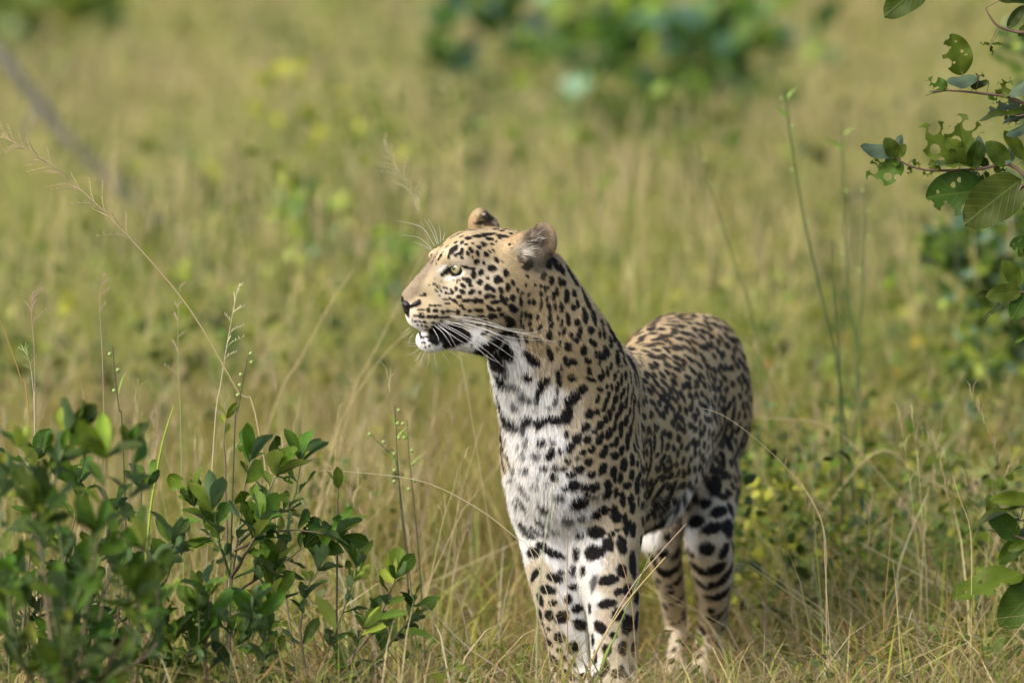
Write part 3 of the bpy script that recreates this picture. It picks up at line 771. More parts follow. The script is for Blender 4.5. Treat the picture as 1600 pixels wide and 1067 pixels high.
# eyes: ball with slit-round pupil looking forward, rims as dark lids
def make_eye(c, look, side):
    rad = R(11.5)
    look = look / np.linalg.norm(look)
    X = np.cross([0, 0, 1.0], look); X /= np.linalg.norm(X); Y = np.cross(look, X)
    nr, ns = 26, 40
    V = [look * rad]; cols = [(0.004,) * 3]
    for i in range(1, nr + 1):
        ph = i / nr * math.pi * .62
        for j in range(ns):
            th = j / ns * 2 * math.pi
            V.append((look * math.cos(ph) + (X * math.cos(th) + Y * math.sin(th)) * math.sin(ph)) * rad)
            q = math.sin(ph)
            if q < .24: cc = (.004, .004, .005)
            elif q < .30: cc = (.10, .11, .03)
            elif q < .74:
                s = (.5 + .5 * math.sin(th * 17 + q * 9)) * .25 + .8
                cc = (.38 * s, .34 * s, .17 * s)
            elif q < .82: cc = (.06, .05, .02)
            else: cc = (.035, .028, .022)
            cols.append(cc)
    F3 = [(0, 1 + j, 1 + (j + 1) % ns) for j in range(ns)]
    F4 = [(1 + i * ns + j, 1 + (i + 1) * ns + j, 1 + (i + 1) * ns + (j + 1) % ns, 1 + i * ns + (j + 1) % ns) for i in range(nr - 1) for j in range(ns)]
    m = mesh_np('leopard_eye', np.array(V) + c - LEO, [np.array(F3), np.array(F4)], M_eye, True, np.array(cols))
    return obj('eye', m, leo)
M_eye = mat_attr('eye_iris', 'col', rough=.06, spec=.6)
view = ray(*EYE_PX)
eye_c = eye_hit + view * R(11.5 - 4.0)
make_eye(eye_c, np.array([-.55, -.80, .16]), 1)
# far eye, mirrored across the head's own plane
hf = np.array([-math.cos(math.radians(15)), -math.sin(math.radians(15)), 0]); hr = np.array([-hf[1], hf[0], 0])
mid = at(715, 430, -.02)
mir = lambda p: p - 2 * hr * ((p - mid) @ hr)
far_c = mir(eye_c)
hh = tree.ray_cast(Vector(far_c + np.array([0, .2, 0])), Vector((0, -1, 0)))
if hh[0] is not None: far_c = np.array(hh[0]) + np.array([.002, -R(6), 0])
lk = np.array([-.55, -.80, .16]); make_eye(far_c, lk - 2 * hr * (lk @ hr), -1)

# eyelids: dark rim round an almond opening, drawn in the eye's own frame
M_lid = mat_plain('eye_rim', (.012, .010, .009), .45, .4)
def make_lid(c, outdir):
    o = outdir / np.linalg.norm(outdir)
    X = np.cross([0, 0, 1.0], o); X /= np.linalg.norm(X); Y = np.cross(o, X)
    rad = R(11.5)
    V = []; ns = 48
    rings = [(1.0, 1.03), (1.14, 1.06), (1.32, 1.03), (1.6, .90)]
    for (f, h) in rings:
        for j in range(ns):
            th = j / ns * 2 * math.pi
            cx, sy = math.cos(th), math.sin(th)
            ex = 9.6 if cx > 0 else 9.8
            ey = 5.4 if sy > 0 else 7.8
            # opening tips slant: inner corner low and forward
            px = ex * cx * f; py = ey * sy * f - .18 * px * .6
            u = px / 11.5; v = py / 11.5
            q = min(math.hypot(u, v), .985)
            s = q / (math.hypot(u, v) + 1e-9); u *= s; v *= s
            w = math.sqrt(max(1 - u * u - v * v, 0))
            V.append(c + rad * h * (X * u + Y * v + o * w))
    F = [(i * ns + j, i * ns + (j + 1) % ns, (i + 1) * ns + (j + 1) % ns, (i + 1) * ns + j) for i in range(len(rings) - 1) for j in range(ns)]
    me = mesh_np('leopard_eyelid', np.array(V) - LEO, np.array(F), M_lid)
    return obj('eyelid', me, leo)
make_lid(eye_c, -view)
make_lid(far_c, (lambda d: d - 2 * hr * (d @ hr))(-view))

# nose leather
nf = Field(nose_c - .035, nose_c + .035, .0011)
def NE(px, py, Y, rx, rz, ry, k=4, rot=0, sub=False):
    nf.ell(at(px, py, Y), (rx * PX, ry * PX, rz * PX), k * PX, 0, rot, 0, sub)
NE(3+633, 476, -.058, 8.5, 7, 15, 5, 25)
NE(3+635, 484, -.058, 7, 8, 11, 5, 30)
NE(3+639, 491, -.057, 4.5, 7, 6, 4, -20)
NE(3+646, 475, -.078, 9, 3.6, 5, 5, -25)
NE(3+646, 475, -.038, 9, 3.6, 5, 5, -25)
NE(3+641, 480, -.084, 6, 2.2, 7, 3, 0, sub=True)
NE(3+641, 480, -.032, 6, 2.2, 7, 3, 0, sub=True)
nv, nq = nf.surface()
obj('nose', mesh_np('leopard_nose', nv - LEO, nq, mat_plain('nose_leather', (.022, .016, .016), .42, .4)), leo)

# whiskers
M_wh = mat_plain('whisker_white', (.85, .84, .80), .35, .4)
def whisker(pts, out=.02, r=.00040, back=False):
    p0, n0 = hit(*pts[0])
    if p0 is None: p0 = at(*pts[0], -.05)
    y0 = p0[1]; n = len(pts)
    W = [p0 + np.array([0, .002, 0])] + [at(x, y, y0 - out * (i + 1) / n) for i, (x, y) in enumerate(pts[1:])]
    C_ = curve_pts(W, 12)
    V, F = tube(C_, r * np.linspace(1, .22, 12), 5)
    obj('whisker', mesh_np('whisker', V - LEO, F, M_wh), leo)
for w in [[(705, 496), (750, 504), (800, 518), (838, 519), (862, 503)], [(706, 499), (760, 507), (830, 524), (882, 540)], [(695, 503), (745, 510), (800, 535), (856, 565)],
          [(690, 503), (730, 515), (775, 540), (812, 566)], [(684, 503), (720, 520), (760, 548), (786, 573)], [(682, 505), (715, 530), (748, 547)], [(690, 500), (735, 512), (780, 530), (806, 548)],
          [(682, 508), (700, 521), (715, 546)], [(678, 508), (692, 520), (706, 541)], [(700, 494), (745, 498), (790, 512), (822, 516)], [(712, 500), (760, 515), (800, 528), (870, 533)],
          [(686, 506), (725, 527), (760, 556), (778, 566)], [(676, 512), (684, 526), (686, 533)]]:
    whisker(w, rng.uniform(.01, .05))
for w in [[(679, 385), (662, 358), (640, 349), (618, 345)], [(683, 382), (674, 360), (662, 341)], [(685, 381), (678, 358), (668, 341)], [(688, 379), (688, 365), (686, 352)],
          [(675, 389), (655, 372), (627, 367)], [(674, 391), (662, 384), (646, 378)], [(692, 376), (694, 367), (696, 361)]]:
    whisker(w, -.01, .00030)
for w in [[(655, 545), (645, 552), (634, 555)], [(650, 537), (640, 536), (630, 534)], [(650, 541), (640, 540), (632, 540)], [(658, 550), (652, 560), (646, 566)], [(663, 551), (658, 563), (655, 574)],
          [(670, 552), (670, 565), (666, 576)], [(678, 552), (680, 565), (683, 577)], [(688, 549), (697, 560), (704, 572)], [(698, 545), (712, 555), (722, 562)], [(640, 512), (632, 518), (625, 524)],
          [(643, 517), (633, 525), (624, 528)], [(646, 522), (640, 530), (638, 538)], [(705, 543), (722, 552), (734, 560)]]:
    whisker(w, rng.uniform(-.01, .02), .00022)
# hair of the ears: long pale tufts rooted inside the cups
M_tuft = mat_plain('ear_hair', (.72, .66, .55), .6, .2)
mb = MB()
for (x0, y0, dx, dy, n, sp, ln) in [(818, 396, 20, 3, 40, 4, 1.0), (820, 390, 24, -5, 26, 5, .9), (836, 374, 18, -7, 24, 7, .8)]:
    for _ in range(n):
        a0 = rng.normal(0, sp * .7, 2); p, nn = hit(x0 + a0[0], y0 + a0[1])
        if p is None: continue
        l = ln * rng.uniform(.6, 1.1)
        q = p + (np.array([dx, 0, -dy]) * PX * l + np.array([0, -.010, 0])) + rng.normal(0, .0022, 3)
        m_ = (p + q) / 2 + np.array([0, -.004, .002]) + rng.normal(0, .001, 3)
        V, F = tube(curve_pts([p, m_, q], 6), np.linspace(.00028, .00006, 6), 3)
        mb.add(V, F)
obj('ear_tuft', mb.mesh('ear_tuft', M_tuft, LEO), leo)
# ------------------------------------------------------------------ GROUND, GRASS, GROUND COVER
def half_w(Y): return (Y + DIST) * 0.0857

gx = np.concatenate([np.linspace(-400, -8, 30), np.linspace(-7, 7, 90), np.linspace(8, 400, 30)])
gy = np.concatenate([np.linspace(-60, -4, 16), np.linspace(-3.5, 14, 110), np.linspace(14.5, 60, 60), np.linspace(70, 700, 20)])
X, Y = np.meshgrid(gx, gy, indexing='ij')
Z = np.minimum(ground_z(X, Y), 0.034 * 80) + .010 * (vnoise(X * 9, Y * 9, 3) - .5) * (np.abs(X) < 8) * (Y < 15)
V = np.stack([X, Y, Z], -1).reshape(-1, 3)
ii = np.arange(len(gx) - 1)[:, None] * len(gy) + np.arange(len(gy) - 1)[None]
F = np.stack([ii, ii + len(gy), ii + len(gy) + 1, ii + 1], -1).reshape(-1, 4)
M_soil, nt, b = new_mat('soil')
geo = nt.nodes.new('ShaderNodeNewGeometry')
n1 = nt.nodes.new('ShaderNodeTexNoise'); n1.inputs['Scale'].default_value = 14; n1.inputs['Detail'].default_value = 8
n2 = nt.nodes.new('ShaderNodeTexNoise'); n2.inputs['Scale'].default_value = .8; n2.inputs['Detail'].default_value = 4
nt.links.new(geo.outputs['Position'], n1.inputs['Vector']); nt.links.new(geo.outputs['Position'], n2.inputs['Vector'])
r1 = nt.nodes.new('ShaderNodeValToRGB')
r1.color_ramp.elements[0].position = .3; r1.color_ramp.elements[0].color = (.040, .028, .018, 1)
r1.color_ramp.elements[1].position = .7; r1.color_ramp.elements[1].color = (.20, .145, .095, 1)
r2 = nt.nodes.new('ShaderNodeValToRGB')
r2.color_ramp.elements[0].position = .35; r2.color_ramp.elements[0].color = (.05, .055, .018, 1)
r2.color_ramp.elements[1].position = .65; r2.color_ramp.elements[1].color = (.16, .12, .06, 1)
nt.links.new(n1.outputs['Fac'], r1.inputs['Fac']); nt.links.new(n2.outputs['Fac'], r2.inputs['Fac'])
mx = nt.nodes.new('ShaderNodeMix'); mx.data_type = 'RGBA'; mx.inputs['Factor'].default_value = .45
nt.links.new(r1.outputs['Color'], mx.inputs['A']); nt.links.new(r2.outputs['Color'], mx.inputs['B'])
nt.links.new(mx.outputs['Result'], b.inputs['Base Color']); b.inputs['Roughness'].default_value = .95
bp = nt.nodes.new('ShaderNodeBump'); bp.inputs['Strength'].default_value = .6; bp.inputs['Distance'].default_value = .02
nt.links.new(n1.outputs['Fac'], bp.inputs['Height']); nt.links.new(bp.outputs['Normal'], b.inputs['Normal'])
tag(obj('ground', mesh_np('ground', V, F, M_soil)), kind='structure')


def blades(P, h, lean, w, c0, c1, face=None):
    """grass blades: base points, height, lean (n,2), width, base and tip colours"""
    n = len(P)
    ts = np.array([0, .35, .7, 1.0]); ws = np.array([1, .9, .6, .06])
    V = np.empty((n, 4, 2, 3)); C = np.empty((n, 4, 2, 3))
    lm = np.linalg.norm(lean, axis=1)
    ang = rng.uniform(0, 2 * math.pi, n) if face is None else face
    W = np.stack([np.cos(ang), np.sin(ang), np.zeros(n)], 1) * (w / 2)[:, None]
    for i, t in enumerate(ts):
        c = P.copy()
        c[:, :2] += lean * (h * t ** 1.7)[:, None]
        c[:, 2] += h * (t - .38 * np.minimum(lm, 1.6) * t * t * (.5 + .5 * t)) - (.01 if i == 0 else 0)
        V[:, i, 0] = c - W * ws[i]; V[:, i, 1] = c + W * ws[i]
        C[:, i] = (c0 * (1 - t) + c1 * t)[:, None]
    b_ = np.arange(n)[:, None, None] * 8
    q = np.array([[0, 1, 3, 2], [2, 3, 5, 4], [4, 5, 7, 6]])[None]
    return V.reshape(-1, 3), (b_ + q).reshape(-1, 4), C.reshape(-1, 3)


STRAW = np.array([[.47, .41, .13], [.43, .36, .105], [.52, .47, .20], [.31, .20, .07], [.38, .38, .085]])
GREEN = np.array([[.19, .27, .022], [.26, .32, .03], [.12, .20, .022], [.33, .36, .035], [.17, .23, .04]])


BRUSH = np.array([[.47, .39, .15], [.32, .33, .06], [.19, .25, .03], [.45, .33, .17], [.38, .36, .10], [.14, .16, .03], [.54, .46, .23], [.27, .19, .09]])


def cellrand(ix, iy, k):
    v = np.sin(ix * 127.1 + iy * 311.7 + k * 74.7) * 43758.5453
    return v - np.floor(v)


def zone(name, n, y0, y1, hscale, width, green, lean_s, margin=.45, hmax=9, cell=.16, own=.55):
    """grass in tussocks: bases pulled together, each tussock with its own hue, height and lean"""
    y = y0 + (y1 - y0) * rng.random(n)
    x = rng.uniform(-1, 1, n) * (half_w(y) * (1.1 if y0 < 4 else 1.5) + margin)
    cx = np.floor(x / cell + .25 * np.sin(y * 5 / cell * .2)); cy = np.floor(y / cell)
    tx = (cx + cellrand(cx, cy, 1)) * cell; ty = (cy + cellrand(cx, cy, 2)) * cell
    k = rng.random(n) ** .6 * .8
    x = x * (1 - k) + tx * k; y = y * (1 - k) + ty * k
    g = vnoise(x * .75 + 3, y * .28, 21); g2 = vnoise(x * 2.1 + 3, y * .8, 23)
    green = green - np.clip(x / (half_w(y) + .1), -.6, 1) * np.clip((y - 5) / 12, 0, 1) * .28
    isg = rng.random(n) < np.clip(green + (g - .5) * 1.8 + (g2 - .5) * 1.4, .04, .96)
    tall = vnoise(x * 1.1, y * .5, 33)
    h = hscale * (.30 + .9 * tall) * rng.uniform(.35, 1.15, n) * np.where(isg, .8, 1.0) * (.55 + .9 * cellrand(cx, cy, 3))
    h = np.minimum(h, hmax * rng.uniform(.7, 1, n))
    ix = rng.integers(0, 5, n)
    c0 = np.where(isg[:, None], GREEN[ix], STRAW[ix]) * rng.uniform(.75, 1.15, (n, 1))
    hue = BRUSH[(cellrand(cx, cy, 4) * 7.999).astype(int)]
    m = own * (cellrand(cx, cy, 5) > .35)[:, None]
    c0 = c0 * (1 - m) + hue * m
    c0 = c0 * (.72 + .5 * cellrand(cx, cy, 6))[:, None]
    dry = rng.random((n, 1)) * np.where(isg, .55, .2)[:, None]
    c1 = c0 * (1 - dry) + STRAW[rng.integers(0, 5, n)] * dry
    w = width * rng.uniform(.6, 1.3, n) * np.where(isg, 1.25, .7)
    la = rng.uniform(0, 2 * math.pi, n); lm = np.abs(rng.normal(0, lean_s, n)) + .08
    lb = cellrand(cx, cy, 7) * 6.283; lc = .5 * cellrand(cx, cy, 8)
    lean = np.stack([np.cos(la), np.sin(la)], 1) * lm[:, None] + np.stack([np.cos(lb), np.sin(lb)], 1) * lc[:, None]
    P = np.stack([x, y, ground_z(x, y)], 1)
    return P, h, lean, w, c0, c1


def by_legs(x, y):
    """1 in the open, less where the grass is short and trodden round the hind legs"""
    return np.clip(.20 + np.hypot((x - .31) / .30, (y - .5) / .6) ** 2 * .45, .20, 1.0)


M_grass = mat_attr('grass_blade', 'col', rough=.55, spec=.25, translucent=.35)
near = MB()


def keep_clear(P, h):
    """no blade roots inside the leopard's paws"""
    return (np.abs(P[:, 0] - at(955, 1080, .05)[0]) > .03) | (np.abs(P[:, 1] - .06) > .06)


for args in [dict(n=6000, y0=-1.5, y1=.45, hscale=.26, width=.0042, green=.40, lean_s=.45, hmax=.22),
             dict(n=12000, y0=.35, y1=2.0, hscale=.28, width=.0042, green=.36, lean_s=.55),
             dict(n=24000, y0=1.6, y1=4.5, hscale=.46, width=.0046, green=.58, lean_s=.34)]:
    P, h, lean, w, c0, c1 = zone('n', **args)
    c0 = c0 * np.array([.95, .86, .80]); c1 = c1 * np.array([.98, .90, .84])
    h = h * by_legs(P[:, 0], P[:, 1])
    if args['y0'] < 0:
        sc = np.clip((np.abs(P[:, 0] - .15) - .25) / .4, .55, 1.0); h = h * sc
    m = keep_clear(P, h)
    near.add(*blades(P[m], h[m], lean[m], w[m], c0[m], c1[m]))
# dry straws lying over one another near the leopard
n = 10000
y = rng.uniform(-1.2, 3.6, n); x = rng.uniform(-1, 1, n) * (half_w(y) + .4)
P = np.stack([x, y, ground_z(x, y) + rng.uniform(0, .10, n) * by_legs(x, y)], 1)
la = rng.uniform(0, 2 * math.pi, n); lm = rng.uniform(.6, 3.2, n)
cc = np.array([[.56, .43, .18], [.47, .31, .13], [.36, .21, .09], [.60, .50, .27], [.40, .36, .10], [.26, .19, .11]])[rng.integers(0, 6, n)] * rng.uniform(.4, 1.1, (n, 1))
near.add(*blades(P, rng.uniform(.06, .24, n) * by_legs(x, y), np.stack([np.cos(la), np.sin(la)], 1) * lm[:, None], rng.uniform(.0014, .0034, n), cc, cc))
# broad green blades and thick bleached straws that stand out one by one
n = 5200
y = rng.uniform(-.9, 4.5, n); x = rng.uniform(-1, 1, n) * (half_w(y) + .35)
P = np.stack([x, y, ground_z(x, y)], 1); hb = rng.uniform(.10, .34, n) * by_legs(x, y)
hb = np.where(y < .4, hb * .7, hb)
la = rng.uniform(0, 2 * math.pi, n); c0 = GREEN[rng.integers(0, 5, n)] * rng.uniform(.7, 1.15, (n, 1))
near.add(*blades(P, hb, np.stack([np.cos(la), np.sin(la)], 1) * rng.uniform(.1, 1.0, (n, 1)), rng.uniform(.004, .009, n), c0, c0 * .6 + STRAW[rng.integers(0, 5, n)] * .4))
n = 2200
y = rng.uniform(-.9, 4.5, n); x = rng.uniform(-1, 1, n) * (half_w(y) + .35)
P = np.stack([x, y, ground_z(x, y)], 1); hb = rng.uniform(.12, .55, n) * by_legs(x, y) ** .6
hb = np.where(y < .4, hb * .6, hb)
la = rng.uniform(0, 2 * math.pi, n); c0 = np.array([[.60, .50, .26], [.52, .40, .17], [.40, .22, .07], [.64, .57, .36]])[rng.integers(0, 4, n)] * rng.uniform(.75, 1.1, (n, 1))
near.add(*blades(P, hb, np.stack([np.cos(la), np.sin(la)], 1) * rng.uniform(.1, 1.6, (n, 1)), rng.uniform(.0022, .0042, n), c0, c0))
# long straws leaning across one another, and wispy seed stalks standing over the short grass
n = 420
y = rng.uniform(-.55, 1.4, n); x = rng.uniform(-1, 1, n) * (half_w(y) + .2)
P = np.stack([x, y, ground_z(x, y)], 1); hb = rng.uniform(.10, .26, n)
la = rng.uniform(-.5, .5, n) + math.pi * rng.integers(0, 2, n); lm = rng.uniform(.5, 1.5, n)
c0 = np.array([[.60, .48, .22], [.52, .38, .16], [.42, .22, .07], [.66, .58, .36], [.34, .36, .09]])[rng.integers(0, 5, n)]
near.add(*blades(P, hb, np.stack([np.cos(la), np.sin(la)], 1) * lm[:, None], rng.uniform(.0018, .0034, n), c0, c0))
n = 190
y = rng.uniform(.35, 3.2, n); x = np.where(rng.random(n) < .7, rng.uniform(.38, 1.15, n), rng.uniform(-1.0, -.2, n))
P = np.stack([x, y, ground_z(x, y)], 1); hb = rng.uniform(.22, .46, n)
la = rng.normal(math.pi, .8, n); lm = rng.uniform(.5, 1.6, n)
c0 = np.array([[.58, .47, .24], [.50, .37, .18], [.38, .22, .09], [.60, .52, .32]])[rng.integers(0, 4, n)]
near.add(*blades(P, hb, np.stack([np.cos(la), np.sin(la)], 1) * lm[:, None], rng.uniform(.0026, .0044, n), c0, c0))
n = 520
y = rng.uniform(.25, 4.2, n); x = np.where(rng.random(n) < .7, rng.uniform(-1.05, -.12, n), rng.uniform(.30, 1.1, n)) * (half_w(y) / .94)
P = np.stack([x, y, ground_z(x, y)], 1); hb = rng.uniform(.30, .66, n) * by_legs(x, y)
la = rng.uniform(0, 2 * math.pi, n); ln_ = np.stack([np.cos(la), np.sin(la)], 1) * rng.uniform(.05, .5, (n, 1))
c0 = np.array([[.56, .46, .24], [.48, .35, .20], [.44, .42, .16], [.52, .38, .24]])[rng.integers(0, 4, n)] * rng.uniform(.8, 1.1, (n, 1))
near.add(*blades(P, hb, ln_, rng.uniform(.0014, .0024, n), c0 * .8, c0))
for q in range(16):                                # side twigs of the seed heads
    t = rng.uniform(.68, 1.0, n); lm = np.linalg.norm(ln_, axis=1)
    B = P.copy(); B[:, :2] += ln_ * (hb * t ** 1.7)[:, None]; B[:, 2] += hb * (t - .38 * lm * t * t * (.5 + .5 * t))
    aa = rng.uniform(0, 2 * math.pi, n)
    near.add(*blades(B, rng.uniform(.015, .05, n), np.stack([np.cos(aa), np.sin(aa)], 1) * rng.uniform(.4, 1.3, (n, 1)), rng.uniform(.0008, .0016, n), c0, c0 * 1.05))
tag(obj('grass', near.mesh('grass', M_grass)), 'short green and straw coloured grass round the leopard', 'grass', kind='stuff')

far = MB()
for args in [dict(n=55000, y0=4, y1=11, hscale=.60, width=.006, green=.64, lean_s=.42, margin=.6, cell=.30, own=.7),
             dict(n=66000, y0=10, y1=24, hscale=.70, width=.010, green=.56, lean_s=.42, margin=.8, cell=.55, own=.75),
             dict(n=47000, y0=23, y1=60, hscale=.80, width=.018, green=.46, lean_s=.42, margin=1.2, cell=.9, own=.75)]:
    P, h, lean, w, c0, c1 = zone('f', **args)
    tone = np.array([1.0, 1.09, .92])
    far.add(*blades(P, h, lean, w, c0 * tone, c1 * tone))
# loose seed heads floating over the far grass
n = 26000
y = rng.uniform(3, 34, n) ; x = rng.uniform(-1, 1, n) * (half_w(y) * 1.5 + .5)
hh = (.35 + .5 * vnoise(x * 1.1, y * .5, 33)) * rng.uniform(.7, 1.15, n)
la = rng.uniform(0, 2 * math.pi, n)
cc = np.array([[.47, .39, .17], [.46, .35, .19], [.40, .36, .12]])[rng.integers(0, 3, n)] * rng.uniform(.75, 1.2, (n, 1))
P = np.stack([x, y, ground_z(x, y) + hh], 1)
far.add(*blades(P, rng.uniform(.06, .16, n), np.stack([np.cos(la), np.sin(la)], 1) * rng.uniform(.1, .6, (n, 1)), .003 + .0003 * y, cc, cc))
tag(obj('tall_grass', far.mesh('tall_grass', M_grass)), 'tall blurred savanna grass filling the background', 'grass', kind='stuff')


def leaf_cloud(mb, P, size, c, up=.35):
    """small bent leaves at points P"""
    n = len(P)
    d = rng.normal(0, 1, (n, 3)); d[:, 2] = np.abs(d[:, 2]) * .6 + up * .5; d /= np.linalg.norm(d, axis=1)[:, None]
    s = np.cross(d, rng.normal(0, 1, (n, 3))); s /= np.linalg.norm(s, axis=1)[:, None]
    nn = np.cross(d, s)
    V = np.empty((n, 6, 3)); L = size[:, None]
    V[:, 0] = P; V[:, 1] = P + (d * .35 + s * .27 + nn * .06) * L; V[:, 2] = P + (d * .35 - s * .27 + nn * .06) * L
    V[:, 3] = P + (d * .72 + s * .22 - nn * .02) * L; V[:, 4] = P + (d * .72 - s * .22 - nn * .02) * L; V[:, 5] = P + (d - nn * .12) * L
    b_ = np.arange(n)[:, None, None] * 6
    mb.add(V.reshape(-1, 3), (b_ + np.array([[1, 3, 4, 2]])[None]).reshape(-1, 4), np.repeat(c, 6, 0))
    base = mb.n - n * 6
    tri_ = (b_ + np.array([[0, 1, 2], [3, 5, 4]])[None]).reshape(-1, 3) + base
    mb.F.setdefault(3, []).append(tri_)


M_leafy = mat_attr('small_leaves', 'col', rough=.5, spec=.3, translucent=.35)
HERB = np.array([[.14, .22, .022], [.21, .28, .03], [.095, .165, .022], [.27, .30, .035], [.07, .12, .025]])
herb = MB()
def herbs(n, y0, y1, per, rad, hgt, size, dens_seed, xmin=-9, xmax=9):
    cy = rng.uniform(y0, y1, n); cx = rng.uniform(-1, 1, n) * (half_w(cy) * (1.08 if y0 < 3 else 1.4) + .3)
    cx = np.where((cx < xmin) | (cx > xmax), rng.uniform(max(xmin, -1.2), min(xmax, 1.5), n), cx)
    ok = vnoise(cx * 1.0, cy * .45, dens_seed) > .42
    cx, cy = cx[ok], cy[ok]; n = len(cx)
    hb = hgt * rng.uniform(.4, 1.2, n)
    hue = rng.integers(0, 5, n)
    k = per
    P = np.empty((n, k, 3))
    P[..., 0] = cx[:, None] + rng.normal(0, rad, (n, k)); P[..., 1] = cy[:, None] + rng.normal(0, rad, (n, k))
    P[..., 2] = ground_z(P[..., 0], P[..., 1]) + rng.random((n, k)) ** .8 * hb[:, None]
    c = HERB[hue][:, None] * rng.uniform(.45, 1.25, (n, 1, 1)) * rng.uniform(.75, 1.2, (n, k, 1)) * np.array([1.08, 1.0, .9])
    leaf_cloud(herb, P.reshape(-1, 3), np.repeat(size * rng.uniform(.6, 1.4, n), k) * rng.uniform(.6, 1.2, n * k), c.reshape(-1, 3))
herbs(700, .4, 4.5, 24, .06, .18, .024, 51)
herbs(260, .3, 2.5, 14, .04, .12, .026, 61)
herbs(430, 1.0, 5.0, 46, .09, .36, .028, 52, xmin=.35)
herbs(300, 1.2, 4.5, 30, .08, .30, .024, 56, xmax=-.35)
herbs(160, -.9, .5, 16, .05, .12, .026, 57)
herbs(660, 3.5, 14, 38, .15, .55, .045, 53)
herbs(120, 3.5, 12, 60, .14, .85, .05, 59)
herbs(390, 13, 42, 44, .32, .75, .085, 54)
# a few yellow and orange leaves among them
n = 120
y = rng.uniform(1.8, 10, n); x = rng.uniform(-1, 1, n) * half_w(y)
P = np.stack([x, y, ground_z(x, y) + rng.uniform(.08, .55, n)], 1)
leaf_cloud(herb, P, rng.uniform(.02, .035, n), np.array([[.55, .40, .04], [.55, .28, .04]])[rng.integers(0, 2, n)])
tag(obj('ground_cover', herb.mesh('ground_cover', M_leafy)), 'small leafy green herbs growing among the grass', 'herbs', kind='stuff')
# ------------------------------------------------------------------ LEAVES
def leaf_material(name, top, under, vein):
    m, nt, b = new_mat(name)
    tc_ = nt.nodes.new('ShaderNodeTexCoord'); sep = nt.nodes.new('ShaderNodeSeparateXYZ')
    nt.links.new(tc_.outputs['Generated'], sep.inputs[0])
    def mth(op, a, b_=None, c=None):
        n = nt.nodes.new('ShaderNodeMath'); n.operation = op
        for i, v in enumerate((a, b_, c)):
            if v is None: continue
            if isinstance(v, (int, float)): n.inputs[i].default_value = v
            else: nt.links.new(v, n.inputs[i])
        return n.outputs[0]
    ay = mth('ABSOLUTE', mth('SUBTRACT', sep.outputs['Y'], .5))
    mid = mth('SUBTRACT', 1.0, mth('MULTIPLY', ay, 26)); mid = mth('MAXIMUM', mid, 0.0)
    ph = mth('MULTIPLY', mth('SUBTRACT', sep.outputs['X'], mth('MULTIPLY', ay, .8)), 44.0)
    ve = mth('MULTIPLY', mth('POWER', mth('MAXIMUM', mth('SINE', ph), 0.0), 9.0), .55)
    vv = mth('MAXIMUM', mid, ve)
    info = nt.nodes.new('ShaderNodeObjectInfo')
    nz = nt.nodes.new('ShaderNodeTexNoise'); nz.inputs['Scale'].default_value = 5
    nt.links.new(tc_.outputs['Object'], nz.inputs['Vector'])
    hsv = nt.nodes.new('ShaderNodeHueSaturation'); hsv.inputs['Color'].default_value = (*top, 1)
    nt.links.new(mth('ADD', mth('MULTIPLY', info.outputs['Random'], 1.2), mth('MULTIPLY', nz.outputs['Fac'], .8)), hsv.inputs['Value'])
    nt.links.new(mth('ADD', .46, mth('MULTIPLY', mth('FRACT', mth('MULTIPLY', info.outputs['Random'], 7.3)), .05)), hsv.inputs['Hue'])
    m1 = nt.nodes.new('ShaderNodeMix'); m1.data_type = 'RGBA'
    nt.links.new(mth('MULTIPLY', vv, .5), m1.inputs['Factor']); nt.links.new(hsv.outputs['Color'], m1.inputs['A']); m1.inputs['B'].default_value = (*vein, 1)
    geo = nt.nodes.new('ShaderNodeNewGeometry')
    m2 = nt.nodes.new('ShaderNodeMix'); m2.data_type = 'RGBA'
    nt.links.new(geo.outputs['Backfacing'], m2.inputs['Factor']); nt.links.new(m1.outputs['Result'], m2.inputs['A']); m2.inputs['B'].default_value = (*under, 1)
    nt.links.new(m2.outputs['Result'], b.inputs['Base Color'])
    b.inputs['Roughness'].default_value = .5; b.inputs['Specular IOR Level'].default_value = .15
    bp = nt.nodes.new('ShaderNodeBump'); bp.inputs['Strength'].default_value = .35; bp.inputs['Distance'].default_value = .002
    nt.links.new(vv, bp.inputs['Height']); nt.links.new(bp.outputs['Normal'], b.inputs['Normal'])
    t = nt.nodes.new('ShaderNodeBsdfTranslucent'); nt.links.new(m2.outputs['Result'], t.inputs['Color'])
    mx = nt.nodes.new('ShaderNodeMixShader'); mx.inputs['Fac'].default_value = .25
    nt.links.new(b.outputs[0], mx.inputs[1]); nt.links.new(t.outputs[0], mx.inputs[2]); nt.links.new(mx.outputs[0], nt.nodes['Material Output'].inputs['Surface'])
    return m


